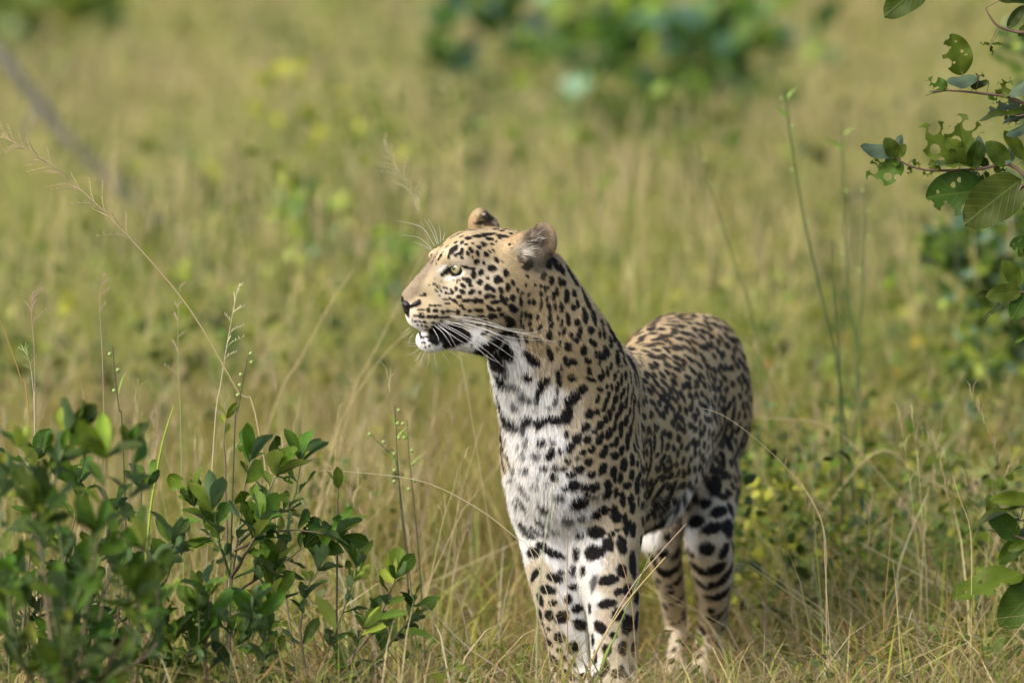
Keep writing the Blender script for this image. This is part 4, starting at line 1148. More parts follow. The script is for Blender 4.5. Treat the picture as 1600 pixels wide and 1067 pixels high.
def leaf_mesh(name, mat, widest=.62, width=.5, nx=8, ny=4, fold=.25, droop=.15, wave=.03, holes=(), nibble=0, seed=0):
    """one leaf lying along +X from its stalk at 0 to its tip at 1, really cut through where insects ate it"""
    r = np.random.default_rng(seed)
    u = np.linspace(0, 1, nx + 1); v = np.linspace(-1, 1, ny + 1)
    a = widest / (1 - widest)
    prof = (u ** a * (1 - u)) / (widest ** a * (1 - widest)); prof = np.clip(prof, 0, None) ** .62
    prof = np.maximum(prof, .03 * (u < .2)); prof[-1] = .02
    U, Vv = np.meshgrid(u, v, indexing='ij')
    Wd = prof[:, None] * width / 2
    Y = Vv * Wd
    Z = np.abs(Y) * fold - droop * U ** 2 + wave * np.sin(U * 11 + seed) * np.abs(Vv)
    P = np.stack([U, Y, Z], -1).reshape(-1, 3)
    i = np.arange(nx)[:, None] * (ny + 1) + np.arange(ny)[None]
    F = np.stack([i, i + ny + 1, i + ny + 2, i + 1], -1).reshape(-1, 4)
    if holes or nibble:
        c = P[F].mean(1)
        keep = np.ones(len(F), bool)
        for hx, hy, hr in holes:
            keep &= np.hypot(c[:, 0] - hx, c[:, 1] - hy) > hr
        for _ in range(nibble):
            hx = r.uniform(.25, 1.0); k = np.interp(hx, u, prof) * width / 2; hy = k * r.choice([-1, 1]) * r.uniform(.75, 1.05); hr = r.uniform(.05, .13)
            keep &= (np.hypot(c[:, 0] - hx, c[:, 1] - hy) > hr) | (np.abs(c[:, 1]) < .018)
        F = F[keep]
        used = np.unique(F); remap = np.full(len(P), -1); remap[used] = np.arange(len(used)); P = P[used]; F = remap[F]
    return mesh_np(name, P, F, mat)


def put_leaf(parent, me, base, tip, face, wscale=1.0, origin=(0, 0, 0)):
    """a leaf from base to tip, its upper side towards `face`"""
    base = np.asarray(base, float); tip = np.asarray(tip, float)
    x = tip - base; L = np.linalg.norm(x); x /= L
    z = np.asarray(face, float); z = z - x * (z @ x); z /= np.linalg.norm(z) + 1e-9
    y = np.cross(z, x)
    o = bpy.data.objects.new('leaf', me)
    M = Matrix(((x[0] * L, y[0] * L * wscale, z[0] * L, base[0] - origin[0]), (x[1] * L, y[1] * L * wscale, z[1] * L, base[1] - origin[1]), (x[2] * L, y[2] * L * wscale, z[2] * L, base[2] - origin[2]), (0, 0, 0, 1)))
    o.matrix_basis = M
    return link(o, parent)


def gpoint(px, Y):
    """ground point below photo column px at depth Y"""
    x = at(px, 600, Y)[0]
    return np.array([x, Y, float(ground_z(x, Y))])


M_bark = mat_attr('twig_bark', 'col', rough=.8, spec=.2, vary=.35, scale=90)
M_leafA = leaf_material('shrub_leaf', (.046, .102, .007), (.080, .135, .05), (.14, .22, .04))
M_leafY = leaf_material('young_leaf', (.15, .22, .02), (.28, .34, .06), (.40, .44, .10))
M_leafT = leaf_material('eaten_leaf', (.038, .074, .005), (.085, .125, .070), (.09, .13, .02))
LA = [leaf_mesh('shrub_leaf', M_leafA, .64, .46, 7, 4, f, d, w, seed=i) for i, (f, d, w) in enumerate([(.3, .10, .02), (.45, .22, .03), (.2, .02, .03), (.5, .32, .02)])]
LA += [leaf_mesh('shrub_leaf', M_leafA, .6, .52, 16, 10, .35, .2, .04, holes=[(.6, .08, .05)], nibble=3, seed=21), leaf_mesh('shrub_leaf', M_leafA, .68, .42, 16, 10, .3, -.12, .05, nibble=2, seed=22)]
LY = [leaf_mesh('young_leaf', M_leafY, .6, .5, 6, 4, .35, .1, .02, seed=3)]
LT = [leaf_mesh('branch_leaf', M_leafT, .45, .58, 12, 6, .22, .12, .035, seed=1), leaf_mesh('branch_leaf', M_leafT, .5, .5, 12, 6, .35, .2, .04, seed=2)]
LE = [leaf_mesh('eaten_leaf', M_leafT, .5, .62, 56, 36, .2, .1, .04, holes=[(.35, .1, .03), (.55, -.12, .035), (.7, .1, .03), (.8, -.05, .025), (.45, -.17, .03)], nibble=3, seed=4),
      leaf_mesh('eaten_leaf', M_leafT, .5, .7, 56, 36, .25, .15, .05, holes=[(.5, .16, .10), (.75, -.12, .11), (.55, -.2, .07), (.9, .05, .08)], nibble=12, seed=5),
      leaf_mesh('eaten_leaf', M_leafT, .45, .6, 56, 36, .3, .15, .06, holes=[(.4, .18, .09), (.65, -.1, .12), (.85, .08, .1)], nibble=9, seed=6)]


def shrub(label, base_px, Y, stems, n_leaf, ll, seed, young=0, group='leafy shrubs'):
    r = np.random.default_rng(seed)
    base = gpoint(base_px, Y)
    root = empty('shrub', base, label, 'shrub', group)
    tot = 0; per = max(4, n_leaf // len(stems))
    for st in stems:
        pts = [at(x, y, Y + dy) for x, y, dy in st]
        if st[0][1] > 1060: pts = [base + np.array([r.normal(0, .03), r.normal(0, .03), -.01])] + pts
        P = curve_pts(pts, 14); P[1:] += np.cumsum(r.normal(0, .0013, (13, 3)), 0)
        Vt, Ft = tube(P, np.linspace(.0034, .0011, 14) * r.uniform(.7, 1.3), 6)
        mb = MB(); mb.add(Vt, Ft, np.array([.16, .12, .075]) if r.random() < .6 else np.array([.15, .18, .07]))
        obj('stem', mb.mesh('shrub_stem', M_bark, base), root)
        T = np.gradient(P, axis=0); T /= np.linalg.norm(T, axis=1)[:, None]
        for k in range(per):
            if tot >= 290: break
            tipw = k < 5
            t = 13 if tipw else int(r.uniform(3, 13.9))
            p = P[t]; d = T[t]
            th = k * 2.4 + r.uniform(-.5, .5)
            s = np.cross(d, [.3, .9, .2]); s /= np.linalg.norm(s); q = np.cross(d, s)
            side = s * math.cos(th) + q * math.sin(th)
            v = d * (r.uniform(.5, 1.3) if tipw else r.uniform(.1, .8)) + side * r.uniform(.5, 1.0) + np.array([0, 0, .25])
            v /= np.linalg.norm(v)
            L = ll * r.uniform(.45, 1.3)
            face = np.array([0, -.35, .8]) + d * .3 + r.normal(0, .6, 3)
            me = LY[0] if (young and r.random() < young) else LA[r.integers(0, 6)]
            put_leaf(root, me, p, p + v * L, face, r.uniform(.72, 1.05), base); tot += 1
    return root


shrub('dense dark green shrub in the lower left corner', 90, -1.15,
      [[(100, 1080, 0), (80, 950, 0), (50, 800, .05), (35, 705, .05)], [(110, 1080, 0), (100, 900, .1), (90, 770, .1), (110, 690, .12)], [(120, 1090, 0), (140, 930, .0), (160, 800, -.02), (165, 715, -.05)],
       [(130, 1090, 0), (170, 900, .1), (200, 780, .08), (205, 700, .08)], [(60, 1090, 0), (20, 930, -.1), (5, 800, -.1), (10, 740, -.1)], [(80, 1080, 0), (40, 960, -.15), (70, 860, -.2), (60, 800, -.25)],
       [(120, 1080, 0), (110, 980, -.1), (140, 880, -.15), (150, 830, -.2)], [(140, 1090, 0), (200, 980, -.1), (230, 880, -.1), (222, 850, -.1)], [(150, 1090, 0), (240, 1020, .05), (250, 950, .05), (245, 920, .05)],
       [(60, 1090, 0), (30, 1020, -.2), (15, 930, -.2), (20, 900, -.25)], [(110, 1090, 0), (100, 1040, -.25), (100, 960, -.3), (95, 925, -.3)], [(150, 1090, 0), (190, 1040, -.2), (210, 970, -.2), (200, 935, -.25)],
       [(90, 1090, 0), (70, 900, .1), (60, 780, .15), (90, 730, .15)], [(100, 1090, 0), (-20, 980, 0), (-40, 850, 0), (-30, 770, 0)]], 285, .066, 11, young=.06)
shrub('upright shrub with broad spoon shaped leaves, between the corner shrub and the leopard', 362, -.16,
      [[(360, 1085, 0), (360, 940, 0), (370, 850, 0), (383, 770, 0), (392, 722, 0)], [(370, 830, 0), (400, 790, -.03), (428, 745, -.03)], [(372, 850, 0), (420, 812, .03), (462, 790, .03), (478, 722, .03)],
       [(362, 880, 0), (325, 830, .02), (305, 790, .03)], [(360, 900, 0), (340, 840, -.06), (330, 800, -.08)], [(366, 860, 0), (440, 830, -.03), (500, 838, -.04), (528, 850, -.04)], [(360, 930, 0), (430, 890, .03), (470, 860, .03)],
       [(360, 1085, 0), (330, 960, .05), (290, 880, .08), (285, 850, .08)], [(362, 900, 0), (390, 850, -.08), (410, 820, -.1)], [(365, 960, 0), (420, 930, -.05), (440, 890, -.06)]], 175, .062, 12, young=.10)
shrub('low sprawling shrub at the bottom edge, right of the upright one', 520, -.22,
      [[(500, 1085, 0), (520, 1000, 0), (545, 930, 0), (555, 890, 0)], [(510, 1085, 0), (570, 1000, 0), (610, 930, 0), (620, 900, 0)], [(520, 1085, 0), (590, 1030, .05), (630, 980, .05), (640, 950, .05)], [(490, 1085, 0), (470, 1000, 0), (480, 930, 0), (500, 900, 0)],
       [(480, 1090, 0), (430, 1030, 0), (415, 970, 0), (425, 930, 0)], [(470, 1090, 0), (390, 1050, -.05), (370, 1000, -.05), (380, 960, -.05)], [(500, 1090, 0), (540, 1050, -.1), (560, 1010, -.1), (570, 980, -.1)], [(470, 1090, 0), (320, 1060, -.1), (300, 1010, -.1), (310, 970, -.1)]], 165, .054, 13, young=.12)
shrub('second dark green shrub along the left edge, just behind the corner one', 40, -.35,
      [[(x0, 1085, 0), (x0 + dx * .4, 960, 0), (x0 + dx, yt + 60, .02), (x0 + dx * 1.1, yt, .03)] for x0, dx, yt in [(20, -20, 760), (30, 30, 720), (60, 60, 760), (80, 90, 800), (100, 110, 770), (60, 10, 850), (90, 60, 880), (120, 130, 850), (120, 100, 930), (0, -40, 860), (40, 0, 940)]], 200, .062, 17, young=.08)
shrub('low dark leafy shrub filling the bottom left edge, under the taller ones', 230, -.50,
      [[(x0, 1090, 0), (x0 + dx * .4, 1020, 0), (x0 + dx, yt + 50, -.02), (x0 + dx * 1.1, yt, -.03)] for x0, dx, yt in [(40, -20, 900), (90, 20, 870), (130, -10, 910), (170, 20, 890), (210, 30, 930), (250, -20, 900), (280, 30, 950), (320, 10, 930), (350, 40, 960), (390, 20, 990), (150, -60, 960), (220, 40, 980), (300, -20, 1000)]], 280, .060, 19, young=.05)
# bright young shoot beside the upright shrub, and one behind its top
shrub('small bright yellow green shoot with three leaves, right of the upright shrub', 528, -.10, [[(528, 1085, 0), (527, 850, 0), (526, 800, 0), (528, 768, 0)]], 5, .040, 14, young=1.0, group='young shoots')
shrub('small yellow green shoot rising behind the top of the upright shrub', 345, .15, [[(350, 1085, 0), (352, 800, 0), (350, 700, 0), (356, 655, 0)]], 9, .036, 15, young=1.0, group='young shoots')

# ------------------------------------------------------------------ broadleaf tree at the right edge, its eaten leaves hanging into view
TY = .10
tb = gpoint(1790, TY + .25)
treeR = empty('broadleaf_tree', tb, 'dark green broadleaf tree with insect eaten leaves at the right edge', 'tree')
mb = MB(); trunk_pts = curve_pts([tb - np.array([0, 0, .03]), at(1785, 800, TY + .25), at(1765, 400, TY + .22), at(1770, 100, TY + .2), at(1740, -160, TY + .2), at(1700, -330, TY + .2)], 24)
Vt, Ft = tube(trunk_pts, np.linspace(.030, .012, 24), 10); mb.add(Vt, Ft, (.13, .10, .07))
obj('trunk', mb.mesh('tree_trunk', M_bark, tb), treeR)
BR = [[(1772, 240, .12), (1690, 205, .05), (1620, 172, 0), (1575, 152, 0), (1530, 146, 0), (1490, 142, 0), (1452, 143, 0)],
      [(1768, 380, .12), (1690, 330, .05), (1625, 300, 0), (1580, 258, 0), (1525, 265, 0), (1450, 266, 0), (1412, 255, 0), (1392, 238, 0)],
      [(1625, 300, 0), (1600, 290, -.02), (1592, 300, -.02), (1585, 315, -.02)],
      [(1620, 172, 0), (1600, 180, -.02), (1585, 182, -.02)],
      [(1775, 520, .12), (1690, 480, .05), (1625, 460, 0), (1590, 457, 0), (1560, 462, 0)],
      [(1785, 900, .15), (1700, 870, .05), (1625, 850, 0), (1580, 835, 0), (1545, 828, 0)],
      [(1772, 60, .12), (1680, 50, .05), (1610, 52, 0), (1580, 48, 0), (1558, 40, 0), (1546, 25, 0), (1540, 13, 0)],
      [(1742, -150, .1), (1600, -130, .02), (1480, -75, 0), (1420, -30, 0)],
      [(1690, 330, .05), (1640, 370, .05), (1605, 385, .03)],
      [(1700, 870, .05), (1640, 760, .05), (1600, 735, .03)]]
for i, br in enumerate(BR):
    P = curve_pts([at(x, y, TY + d) for x, y, d in br], 26)
    Vt, Ft = tube(P, np.linspace(.0052 if len(br) > 4 else .0026, .0011, 26), 7)
    mb = MB(); mb.add(Vt, Ft, (.13, .085, .06)); obj('branch', mb.mesh('tree_branch', M_bark, tb), treeR)
# leaves: base px, tip px, depth of base and tip, mesh, width factor, upper side towards
TOV = (0, -1, .35); AWAY = (0, .9, .7); UPW = (0, -.25, 1)
LV = [((1504, 118), (1487, 54), 0, -.01, LE[0], 1.0, TOV), ((1530, 120), (1478, 134), -.01, -.02, LT[1], .75, (0, .8, -.6)), ((1480, 138), (1447, 124), 0, 0, LE[2], .9, TOV), ((1490, 143), (1445, 142), 0, .01, LT[1], .35, UPW),
      ((1520, 140), (1535, 112), 0, 0, LE[2], .9, TOV), ((1545, 148), (1560, 160), 0, 0, LE[1], 1.2, TOV), ((1562, 152), (1578, 122), 0, -.01, LE[2], 1.1, TOV), ((1575, 150), (1615, 128), -.01, -.03, LT[1], .8, (0, .8, -.6)),
      ((1545, 127), (1520, 138), 0, 0, LT[0], .6, TOV), ((1602, 178), (1530, 180), 0, -.02, LT[0], .62, UPW), ((1605, 182), (1562, 189), 0, -.03, LT[1], .35, (0, .9, .3)),
      ((1526, 262), (1452, 252), 0, -.02, LE[0], .95, UPW), ((1515, 258), (1500, 178), 0, 0, LE[1], 1.0, TOV), ((1500, 250), (1440, 196), 0, -.01, LE[1], .95, TOV), ((1520, 262), (1528, 222), 0, -.02, LT[0], .9, TOV),
      ((1470, 262), (1440, 275), 0, 0, LE[2], .7, TOV), ((1402, 240), (1342, 232), 0, -.01, LT[0], .62, (0, .9, -.5)), ((1402, 248), (1384, 216), 0, -.01, LT[0], 1.0, TOV), ((1402, 246), (1414, 226), 0, -.01, LT[0], 1.0, TOV),
      ((1400, 236), (1408, 212), .01, .02, LT[1], .9, (0, .9, -.4)), ((1412, 256), (1354, 276), 0, -.01, LE[1], 1.0, TOV), ((1408, 252), (1362, 252), 0, 0, LE[2], .8, TOV), ((1425, 258), (1420, 274), 0, 0, LE[2], .9, TOV), ((1425, 250), (1440, 262), 0, 0, LE[2], .8, TOV),
      ((1545, 298), (1448, 306), 0, -.02, LE[0], 1.05, TOV), ((1596, 282), (1508, 348), -.01, -.04, LT[0], .98, TOV), ((1575, 258), (1542, 222), 0, -.01, LT[0], 1.0, TOV), ((1580, 230), (1575, 258), .01, .0, LT[1], 1.0, (0, .8, -.5)),
      ((1600, 250), (1572, 205), 0, -.01, LT[1], .7, TOV), ((1610, 195), (1572, 216), -.01, -.02, LT[1], .6, (0, .8, -.4)), ((1590, 300), (1590, 330), 0, 0, LT[1], .7, TOV),
      ((1592, 446), (1568, 406), 0, -.01, LT[0], .8, TOV), ((1595, 455), (1542, 462), -.01, -.03, LT[0], .8, TOV), ((1592, 460), (1535, 497), 0, -.01, LE[0], .45, UPW), ((1604, 462), (1582, 498), -.01, -.03, LT[0], 1.1, TOV), ((1556, 462), (1525, 460), 0, -.01, LT[0], .7, TOV),
      ((1612, 380), (1578, 384), 0, -.01, LE[0], 1.1, TOV), ((1610, 520), (1586, 534), 0, -.01, LT[1], .5, TOV), ((1620, 372), (1590, 400), 0, 0, LT[0], .8, TOV),
      ((1600, 792), (1506, 816), -.01, -.03, LT[1], .34, UPW), ((1590, 840), (1548, 800), 0, -.02, LT[0], .9, TOV), ((1612, 845), (1575, 858), -.01, -.02, LT[1], .7, TOV), ((1600, 895), (1486, 930), -.02, -.06, LE[0], .62, (0, -.6, .8)),
      ((1640, 905), (1562, 975), -.02, -.05, LT[0], .95, TOV), ((1615, 780), (1548, 778), 0, -.02, LT[0], .5, TOV), ((1612, 724), (1570, 736), 0, 0, LT[1], .4, UPW), ((1560, 830), (1545, 772), .02, .02, LT[0], .6, TOV), ((1605, 835), (1560, 880), .03, .03, LT[0], .7, TOV),
      ((1450, -30), (1382, 24), 0, -.02, LT[0], .85, TOV), ((1575, 45), (1600, 8), 0, 0, LT[0], .6, TOV), ((1600, 50), (1620, 30), 0, 0, LT[0], .8, TOV), ((1568, 70), (1550, 68), 0, 0, LT[1], .5, TOV), ((1546, 70), (1530, 68), 0, 0, LE[2], .6, TOV), ((1548, 72), (1552, 88), 0, 0, LE[2], .6, TOV),
      ((1610, 40), (1592, 58), 0, 0, LE[0], 1.0, TOV), ((1560, 2), (1610, 0), 0, 0, LT[1], .4, TOV)]
for (b_, t_, db, dt, me, ws, face) in LV:
    put_leaf(treeR, me, at(*b_, TY + db), at(*t_, TY + dt), face, ws * 1.15, tb)
r_ = np.random.default_rng(77)
for i in range(34):                              # smaller leaves crowding the inner ends of the branches
    br = curve_pts([(x, y, d) for x, y, d in BR[[0, 1, 4, 5, 1, 5][i % 6]]], 40)
    a_ = br[r_.integers(6, 24)]
    if a_[0] > 1640: continue
    th = r_.uniform(0, 6.28); L = r_.uniform(28, 62)
    LV.append(((a_[0] + 4 * math.cos(th), a_[1] + 4 * math.sin(th)), (a_[0] + L * math.cos(th) - 10, a_[1] + L * math.sin(th)), a_[2] + .01, a_[2] + r_.uniform(-.02, .04), (LT + LE)[r_.integers(0, 5)], r_.uniform(.7, 1.1), (r_.normal(0, .4), r_.choice([-1, -1, .8]), .5)))
    b_, t_, db, dt, me, ws, face = LV[-1]
    put_leaf(treeR, me, at(*b_, TY + db), at(*t_, TY + dt), face, ws, tb)
# stalks from branch to the leaves that stand off it
mb = MB()
for (b_, t_, db, dt, me, ws, face) in LV:
    best = None
    for br in BR:
        for a_ in curve_pts([(x, y, d) for x, y, d in br], 30):
            dd = math.hypot(a_[0] - b_[0], a_[1] - b_[1])
            if best is None or dd < best[0]: best = (dd, a_)
    Vt, Ft = tube(curve_pts([at(best[1][0], best[1][1], TY + best[1][2]), at(*b_, TY + db), at(b_[0] * .9 + t_[0] * .1, b_[1] * .9 + t_[1] * .1, TY + db)], 6), .0010, 5)
    mb.add(Vt, Ft, (.15, .14, .05))
tag(obj('leaf_stalks', mb.mesh('leaf_stalks', M_bark, tb), treeR), kind='stuff')

# ------------------------------------------------------------------ blurred bushes further back
def bush(label, cx, Y, lumps, n, ls, seed, tint=(1, 1, 1), trunks=3, cat='bush', name='bush', group='bushes in the background'):
    """lumps: (px, py, rx, ry, weight) clouds of leaves at depth Y"""
    r = np.random.default_rng(seed)
    base = gpoint(cx, Y)
    root = empty(name, base, label, cat, group)
    w = np.array([l[4] for l in lumps], float); w /= w.sum()
    k = r.choice(len(lumps), n, p=w)
    Lp = np.array([l[:4] for l in lumps], float)[k]
    q = r.normal(0, 1, (n, 3)); q *= (r.random(n) ** .4 / np.linalg.norm(q, axis=1))[:, None]
    s = R(1, Y)
    cen = np.array([at(l[0], l[1], Y) for l in lumps])[k]
    P = cen + np.stack([q[:, 0] * Lp[:, 2] * s, q[:, 1] * (Lp[:, 2] + Lp[:, 3]) / 2 * s, q[:, 2] * Lp[:, 3] * s], 1)
    mb = MB(); cl_ = np.array([[.07, .14, .025], [.045, .09, .02], [.11, .18, .03], [.20, .28, .03], [.10, .18, .12]])[r.integers(0, 5, n)] * r.uniform(.7, 1.3, (n, 1)) * np.array(tint)
    leaf_cloud(mb, P, ls * r.uniform(.6, 1.3, n), cl_, up=0)
    obj('foliage', mb.mesh('bush_foliage', M_bushleaf, base), root)
    for i in range(trunks):
        l = lumps[i % len(lumps)]
        tgt = at(l[0], l[1], Y)
        Pm = curve_pts([base + np.array([r.normal(0, .06), r.normal(0, .06), -.02]), base * .5 + tgt * .5 + r.normal(0, .08, 3), tgt], 12)
        Vt, Ft = tube(Pm, np.linspace(.014, .005, 12), 7); m2 = MB(); m2.add(Vt, Ft, (.10, .08, .06))
        obj('stem', m2.mesh('bush_stem', M_bark, base), root)
    return root


M_bushleaf = mat_attr('bush_leaf', 'col', rough=.42, spec=.4, translucent=.3)
bush('large blurred bush with blue green leaves at the top centre', 1050, 11.5,
     [(1000, 60, 90, 70, 2.0), (1120, 70, 100, 90, 3.0), (930, 60, 60, 60, 1.2), (1070, 160, 60, 40, 1.4), (905, 150, 40, 50, .8), (1180, 40, 70, 60, 1.4), (860, 20, 50, 50, .6), (1262, 55, 40, 45, .45), (1010, -80, 170, 70, 2.0),
      (940, 205, 70, 35, .7), (1080, 205, 70, 35, 1.0), (1000, 185, 60, 40, .7), (1160, 150, 60, 50, .7), (870, 90, 60, 60, .5)], 520, .13, 31, trunks=2, tint=(1.9, 1.9, 1.8))
bush('wispy blurred sapling left of the large bush, at the top', 760, 10.5,
     [(740, 40, 60, 35, 1), (700, 95, 40, 30, .9), (780, 10, 60, 30, 1), (760, -40, 70, 40, 1), (820, 50, 30, 20, .3)], 95, .13, 32, trunks=1, tint=(1.2, 1.2, 1.1))
bush('dark blurred bush behind the eaten leaves at the right edge', 1560, 3.3,
     [(1560, 400, 80, 60, 2), (1500, 395, 60, 45, 1.2), (1600, 480, 70, 70, 2), (1460, 385, 25, 22, .35), (1520, 470, 50, 50, .7), (1600, 340, 50, 40, .8), (1600, 250, 40, 60, .5), (1610, 150, 35, 60, .5), (1600, 60, 40, 60, .5), (1560, 560, 80, 70, 1.2), (1500, 620, 80, 60, .8), (1590, 660, 60, 60, .8)], 760, .050, 33, trunks=1, tint=(1.15, 1.1, .9))
bush('dull blurred bush in the far top left corner', 60, 17.0,
     [(40, 20, 110, 60, 2), (150, 0, 80, 50, 1), (-40, 60, 80, 70, 1.5)], 260, .13, 34, tint=(2.2, 1.7, 1.0), trunks=2)
bush('small blurred green clump in the open field left of the leopard\'s head', 480, 6.5, [(475, 335, 48, 40, 1), (500, 380, 40, 40, .6)], 90, .07, 36, tint=(1.9, 1.9, 1.2), trunks=1)
bush('small blurred green clump close behind the leopard\'s muzzle', 612, 5.5, [(612, 395, 34, 38, 1), (600, 450, 30, 40, .6)], 60, .06, 37, tint=(1.9, 1.9, 1.3), trunks=1)
# grey dead branch leaning in the grass, upper left
db = gpoint(420, 9.0)
dead = empty('dead_branch', db, 'blurred grey dead branch leaning out of the grass at the upper left', 'branch')
mb = MB()
Pm = curve_pts([db - np.array([0, 0, .05]), at(330, 420, 9.0), at(215, 320, 9.0), at(120, 235, 9.0), at(60, 162, 9.0), at(0, 85, 9.0), at(-90, -10, 9.1)], 24)
Vt, Ft = tube(Pm, np.linspace(.026, .020, 24), 8); mb.add(Vt, Ft, (.15, .14, .12)); obj('limb', mb.mesh('dead_limb', M_bark, db), dead)
mb = MB(); Vt, Ft = tube(curve_pts([at(62, 164, 9.0), at(45, 190, 8.95), at(30, 215, 8.9)], 8), np.linspace(.012, .004, 8), 6); mb.add(Vt, Ft, (.15, .14, .12)); obj('side_twig', mb.mesh('dead_twig', M_bark, db), dead)

# ------------------------------------------------------------------ single stalks one can tell apart
M_stalk = mat_attr('stalk', 'col', rough=.55, spec=.3, translucent=.15)
STR = (.52, .40, .20); PALE = (.60, .52, .34); OCH = (.48, .27, .08); GRN = (.20, .27, .06); DRK = (.085, .09, .045); PNK = (.42, .30, .22); LGR = (.30, .38, .12)


def stalk(label, pts, Y, r0=.0014, col=STR, group=None, head=None, buds=0, leaf=None, dy=0.0, down=True, seed=0, name='grass_stalk', cat='grass stalk'):
    """one stem through photo points from its root upwards; dy leans it in depth"""
    r = np.random.default_rng(seed + 100)
    n = len(pts)
    W = [at(x, y, Y + dy * i / max(n - 1, 1)) for i, (x, y) in enumerate(pts)]
    g = np.array([W[0][0], W[0][1], float(ground_z(W[0][0], W[0][1]))])
    if W[0][2] - g[2] > .01 and down:
        d = W[0] - W[1]; k = (W[0][2] - g[2]) / max(-d[2], .02); sh = d * min(k, 3) * .75
        W = [np.array([W[0][0] + sh[0], W[0][1] + sh[1], float(ground_z(W[0][0] + sh[0], W[0][1] + sh[1])) - .01])] + W
    base = W[0].copy()
    root = empty(name, base, label, cat, group)
    P = curve_pts(W, 26)
    Vt, Ft = tube(P, r0 * np.linspace(1, .45, 26), 6)
    mb = MB(); mb.add(Vt, Ft, np.array(col)); obj('stem', mb.mesh('stalk_stem', M_stalk, base), root)
    if head:                                     # (share of the stem, number of side twigs, their length in m, colour)
        f, nb, ln, hc = head
        mb = MB()
        for i in range(nb):
            t = 1 - f * (i + r.random()) / nb
            j = min(int(t * 25), 24); p = P[j] + (P[j + 1] - P[j]) * (t * 25 - j)
            d = P[j + 1] - P[j]; d = d / np.linalg.norm(d)
            s = r.normal(0, 1, 3); s -= d * (s @ d); s /= np.linalg.norm(s)
            L = ln * (1.25 - t) / max(f, .1) * r.uniform(.5, 1.1) if f < .9 else ln
            L = np.clip(L, ln * .3, ln * 1.2)
            q1 = p + (d * .7 + s * .5) * L * .5; q2 = p + (d * .8 + s * .75) * L + np.array([0, 0, -.1 * L])
            tw = curve_pts([p, q1, q2], 7)
            Vt, Ft = tube(tw, r0 * np.linspace(.4, .2, 7), 4); mb.add(Vt, Ft, np.array(hc))
            for m_ in range(5):                  # spikelets
                c = tw[2 + m_]; e = d * .0045 + r.normal(0, .0012, 3)
                Vt, Ft = tube(np.array([c - e * .3, c + e * .4, c + e]), np.array([.0003, .0008, .0002]), 4); mb.add(Vt, Ft, np.array(hc) * 1.1)
        obj('seed_head', mb.mesh('seed_head', M_stalk, base), root)
    for i in range(buds):
        t = 1 - .45 * (i + .3) / buds; j = min(int(t * 25), 24)
        s = np.array([r.choice([-1, 1]) * r.uniform(.004, .009), r.uniform(-.004, .004), r.uniform(.001, .005)])
        c = P[j] + s; mb = MB()
        Vt, Ft = tube(np.array([P[j], c]), .0006, 4); mb.add(Vt, Ft, np.array(GRN))
        zz = np.linspace(-1, 1, 7); Vt, Ft = tube(np.stack([c[0] + zz * 0, c[1] + zz * 0, c[2] + zz * .0038], 1), .0038 * np.sqrt(np.clip(1 - zz ** 2, .01, 1)), 8)
        mb.add(Vt, Ft, np.array((.32, .42, .12))); obj('bud', mb.mesh('bud', M_stalk, base), root)
    if leaf:
        for (t, dx, dz, L, w) in leaf:           # blade leaves
            j = int(t * 25); p = P[j]
            B = curve_pts([p, p + np.array([dx * .4, -.005, dz * .55]) * L, p + np.array([dx, -.01, dz]) * L], 8)
            ws = w * np.array([.5, .9, 1, 1, .9, .7, .4, .05])
            side = np.array([.75, -.35, .3]); side = side / np.linalg.norm(side)
            V2 = np.stack([B - side * ws[:, None] / 2, B + side * ws[:, None] / 2], 1).reshape(-1, 3)
            F2 = np.array([[2 * a, 2 * a + 1, 2 * a + 3, 2 * a + 2] for a in range(7)])
            mb = MB(); mb.add(V2, F2, np.array((.20, .30, .05))); obj('blade', mb.mesh('stalk_blade', M_stalk, base), root)
    return root


G1 = 'straw stalks with seed heads'; G2 = 'thin bare stalks'; G3 = 'tall weed stems'; G4 = 'stalks in front of the leopard'
stalk('long straw stalk leaning left across the open grass, with a feathery seed head', [(404, 668), (372, 612), (300, 488), (215, 385), (130, 300), (60, 245), (4, 214)], -.06, .0021, (.45, .35, .18), G1, head=(.42, 34, .050, (.45, .35, .18)), seed=1)
stalk('pale wispy seed stalk standing up left of the leopard\'s forehead', [(735, 640), (705, 500), (672, 385), (640, 300), (601, 232)],   .70, .0009, (.46, .42, .24), G1, head=(.32, 26, .040, (.46, .42, .24)), seed=2)
stalk('soft straw stalk leaning right, midway between the shrub and the leopard', [(425, 650), (470, 560), (520, 470), (552, 422)], 1.3, .0016, STR, G2, seed=3)
stalk('pale stalk leaning right that ends below the leopard\'s nose', [(545, 640), (580, 560), (622, 478), (660, 400)], 1.3, .0014, STR, G2, seed=4)
stalk('second pale stalk, bowed to the right under the leopard\'s chin', [(520, 700), (555, 620), (600, 555), (640, 515)], 1.1, .0014, STR, G2, seed=5)
stalk('dark green stem with round buds above the upright shrub', [(366, 690), (372, 640), (381, 590), (390, 548)], -.12, .0016, DRK, 'dark stems with buds', buds=5, seed=6, name='weed_stem', cat='weed')
stalk('dark stem with small buds above the corner shrub', [(192, 690), (186, 640), (180, 590), (176, 541)], -.10, .0016, DRK, 'dark stems with buds', buds=3, leaf=[(.6, .35, 1, .05, .004)], seed=7, name='weed_stem', cat='weed')
stalk('thin straight pink stalk left of the long leaning straw', [(163, 690), (160, 560), (156, 470), (163, 425)], -.05, .0010, PNK, G2, head=(.35, 4, .02, PNK), seed=8)
stalk('reddish stalk at the far left with a slim seed head', [(55, 660), (54, 560), (50, 500), (48, 462)], .05, .0011, PNK, G1, head=(.3, 7, .03, PNK), seed=9)
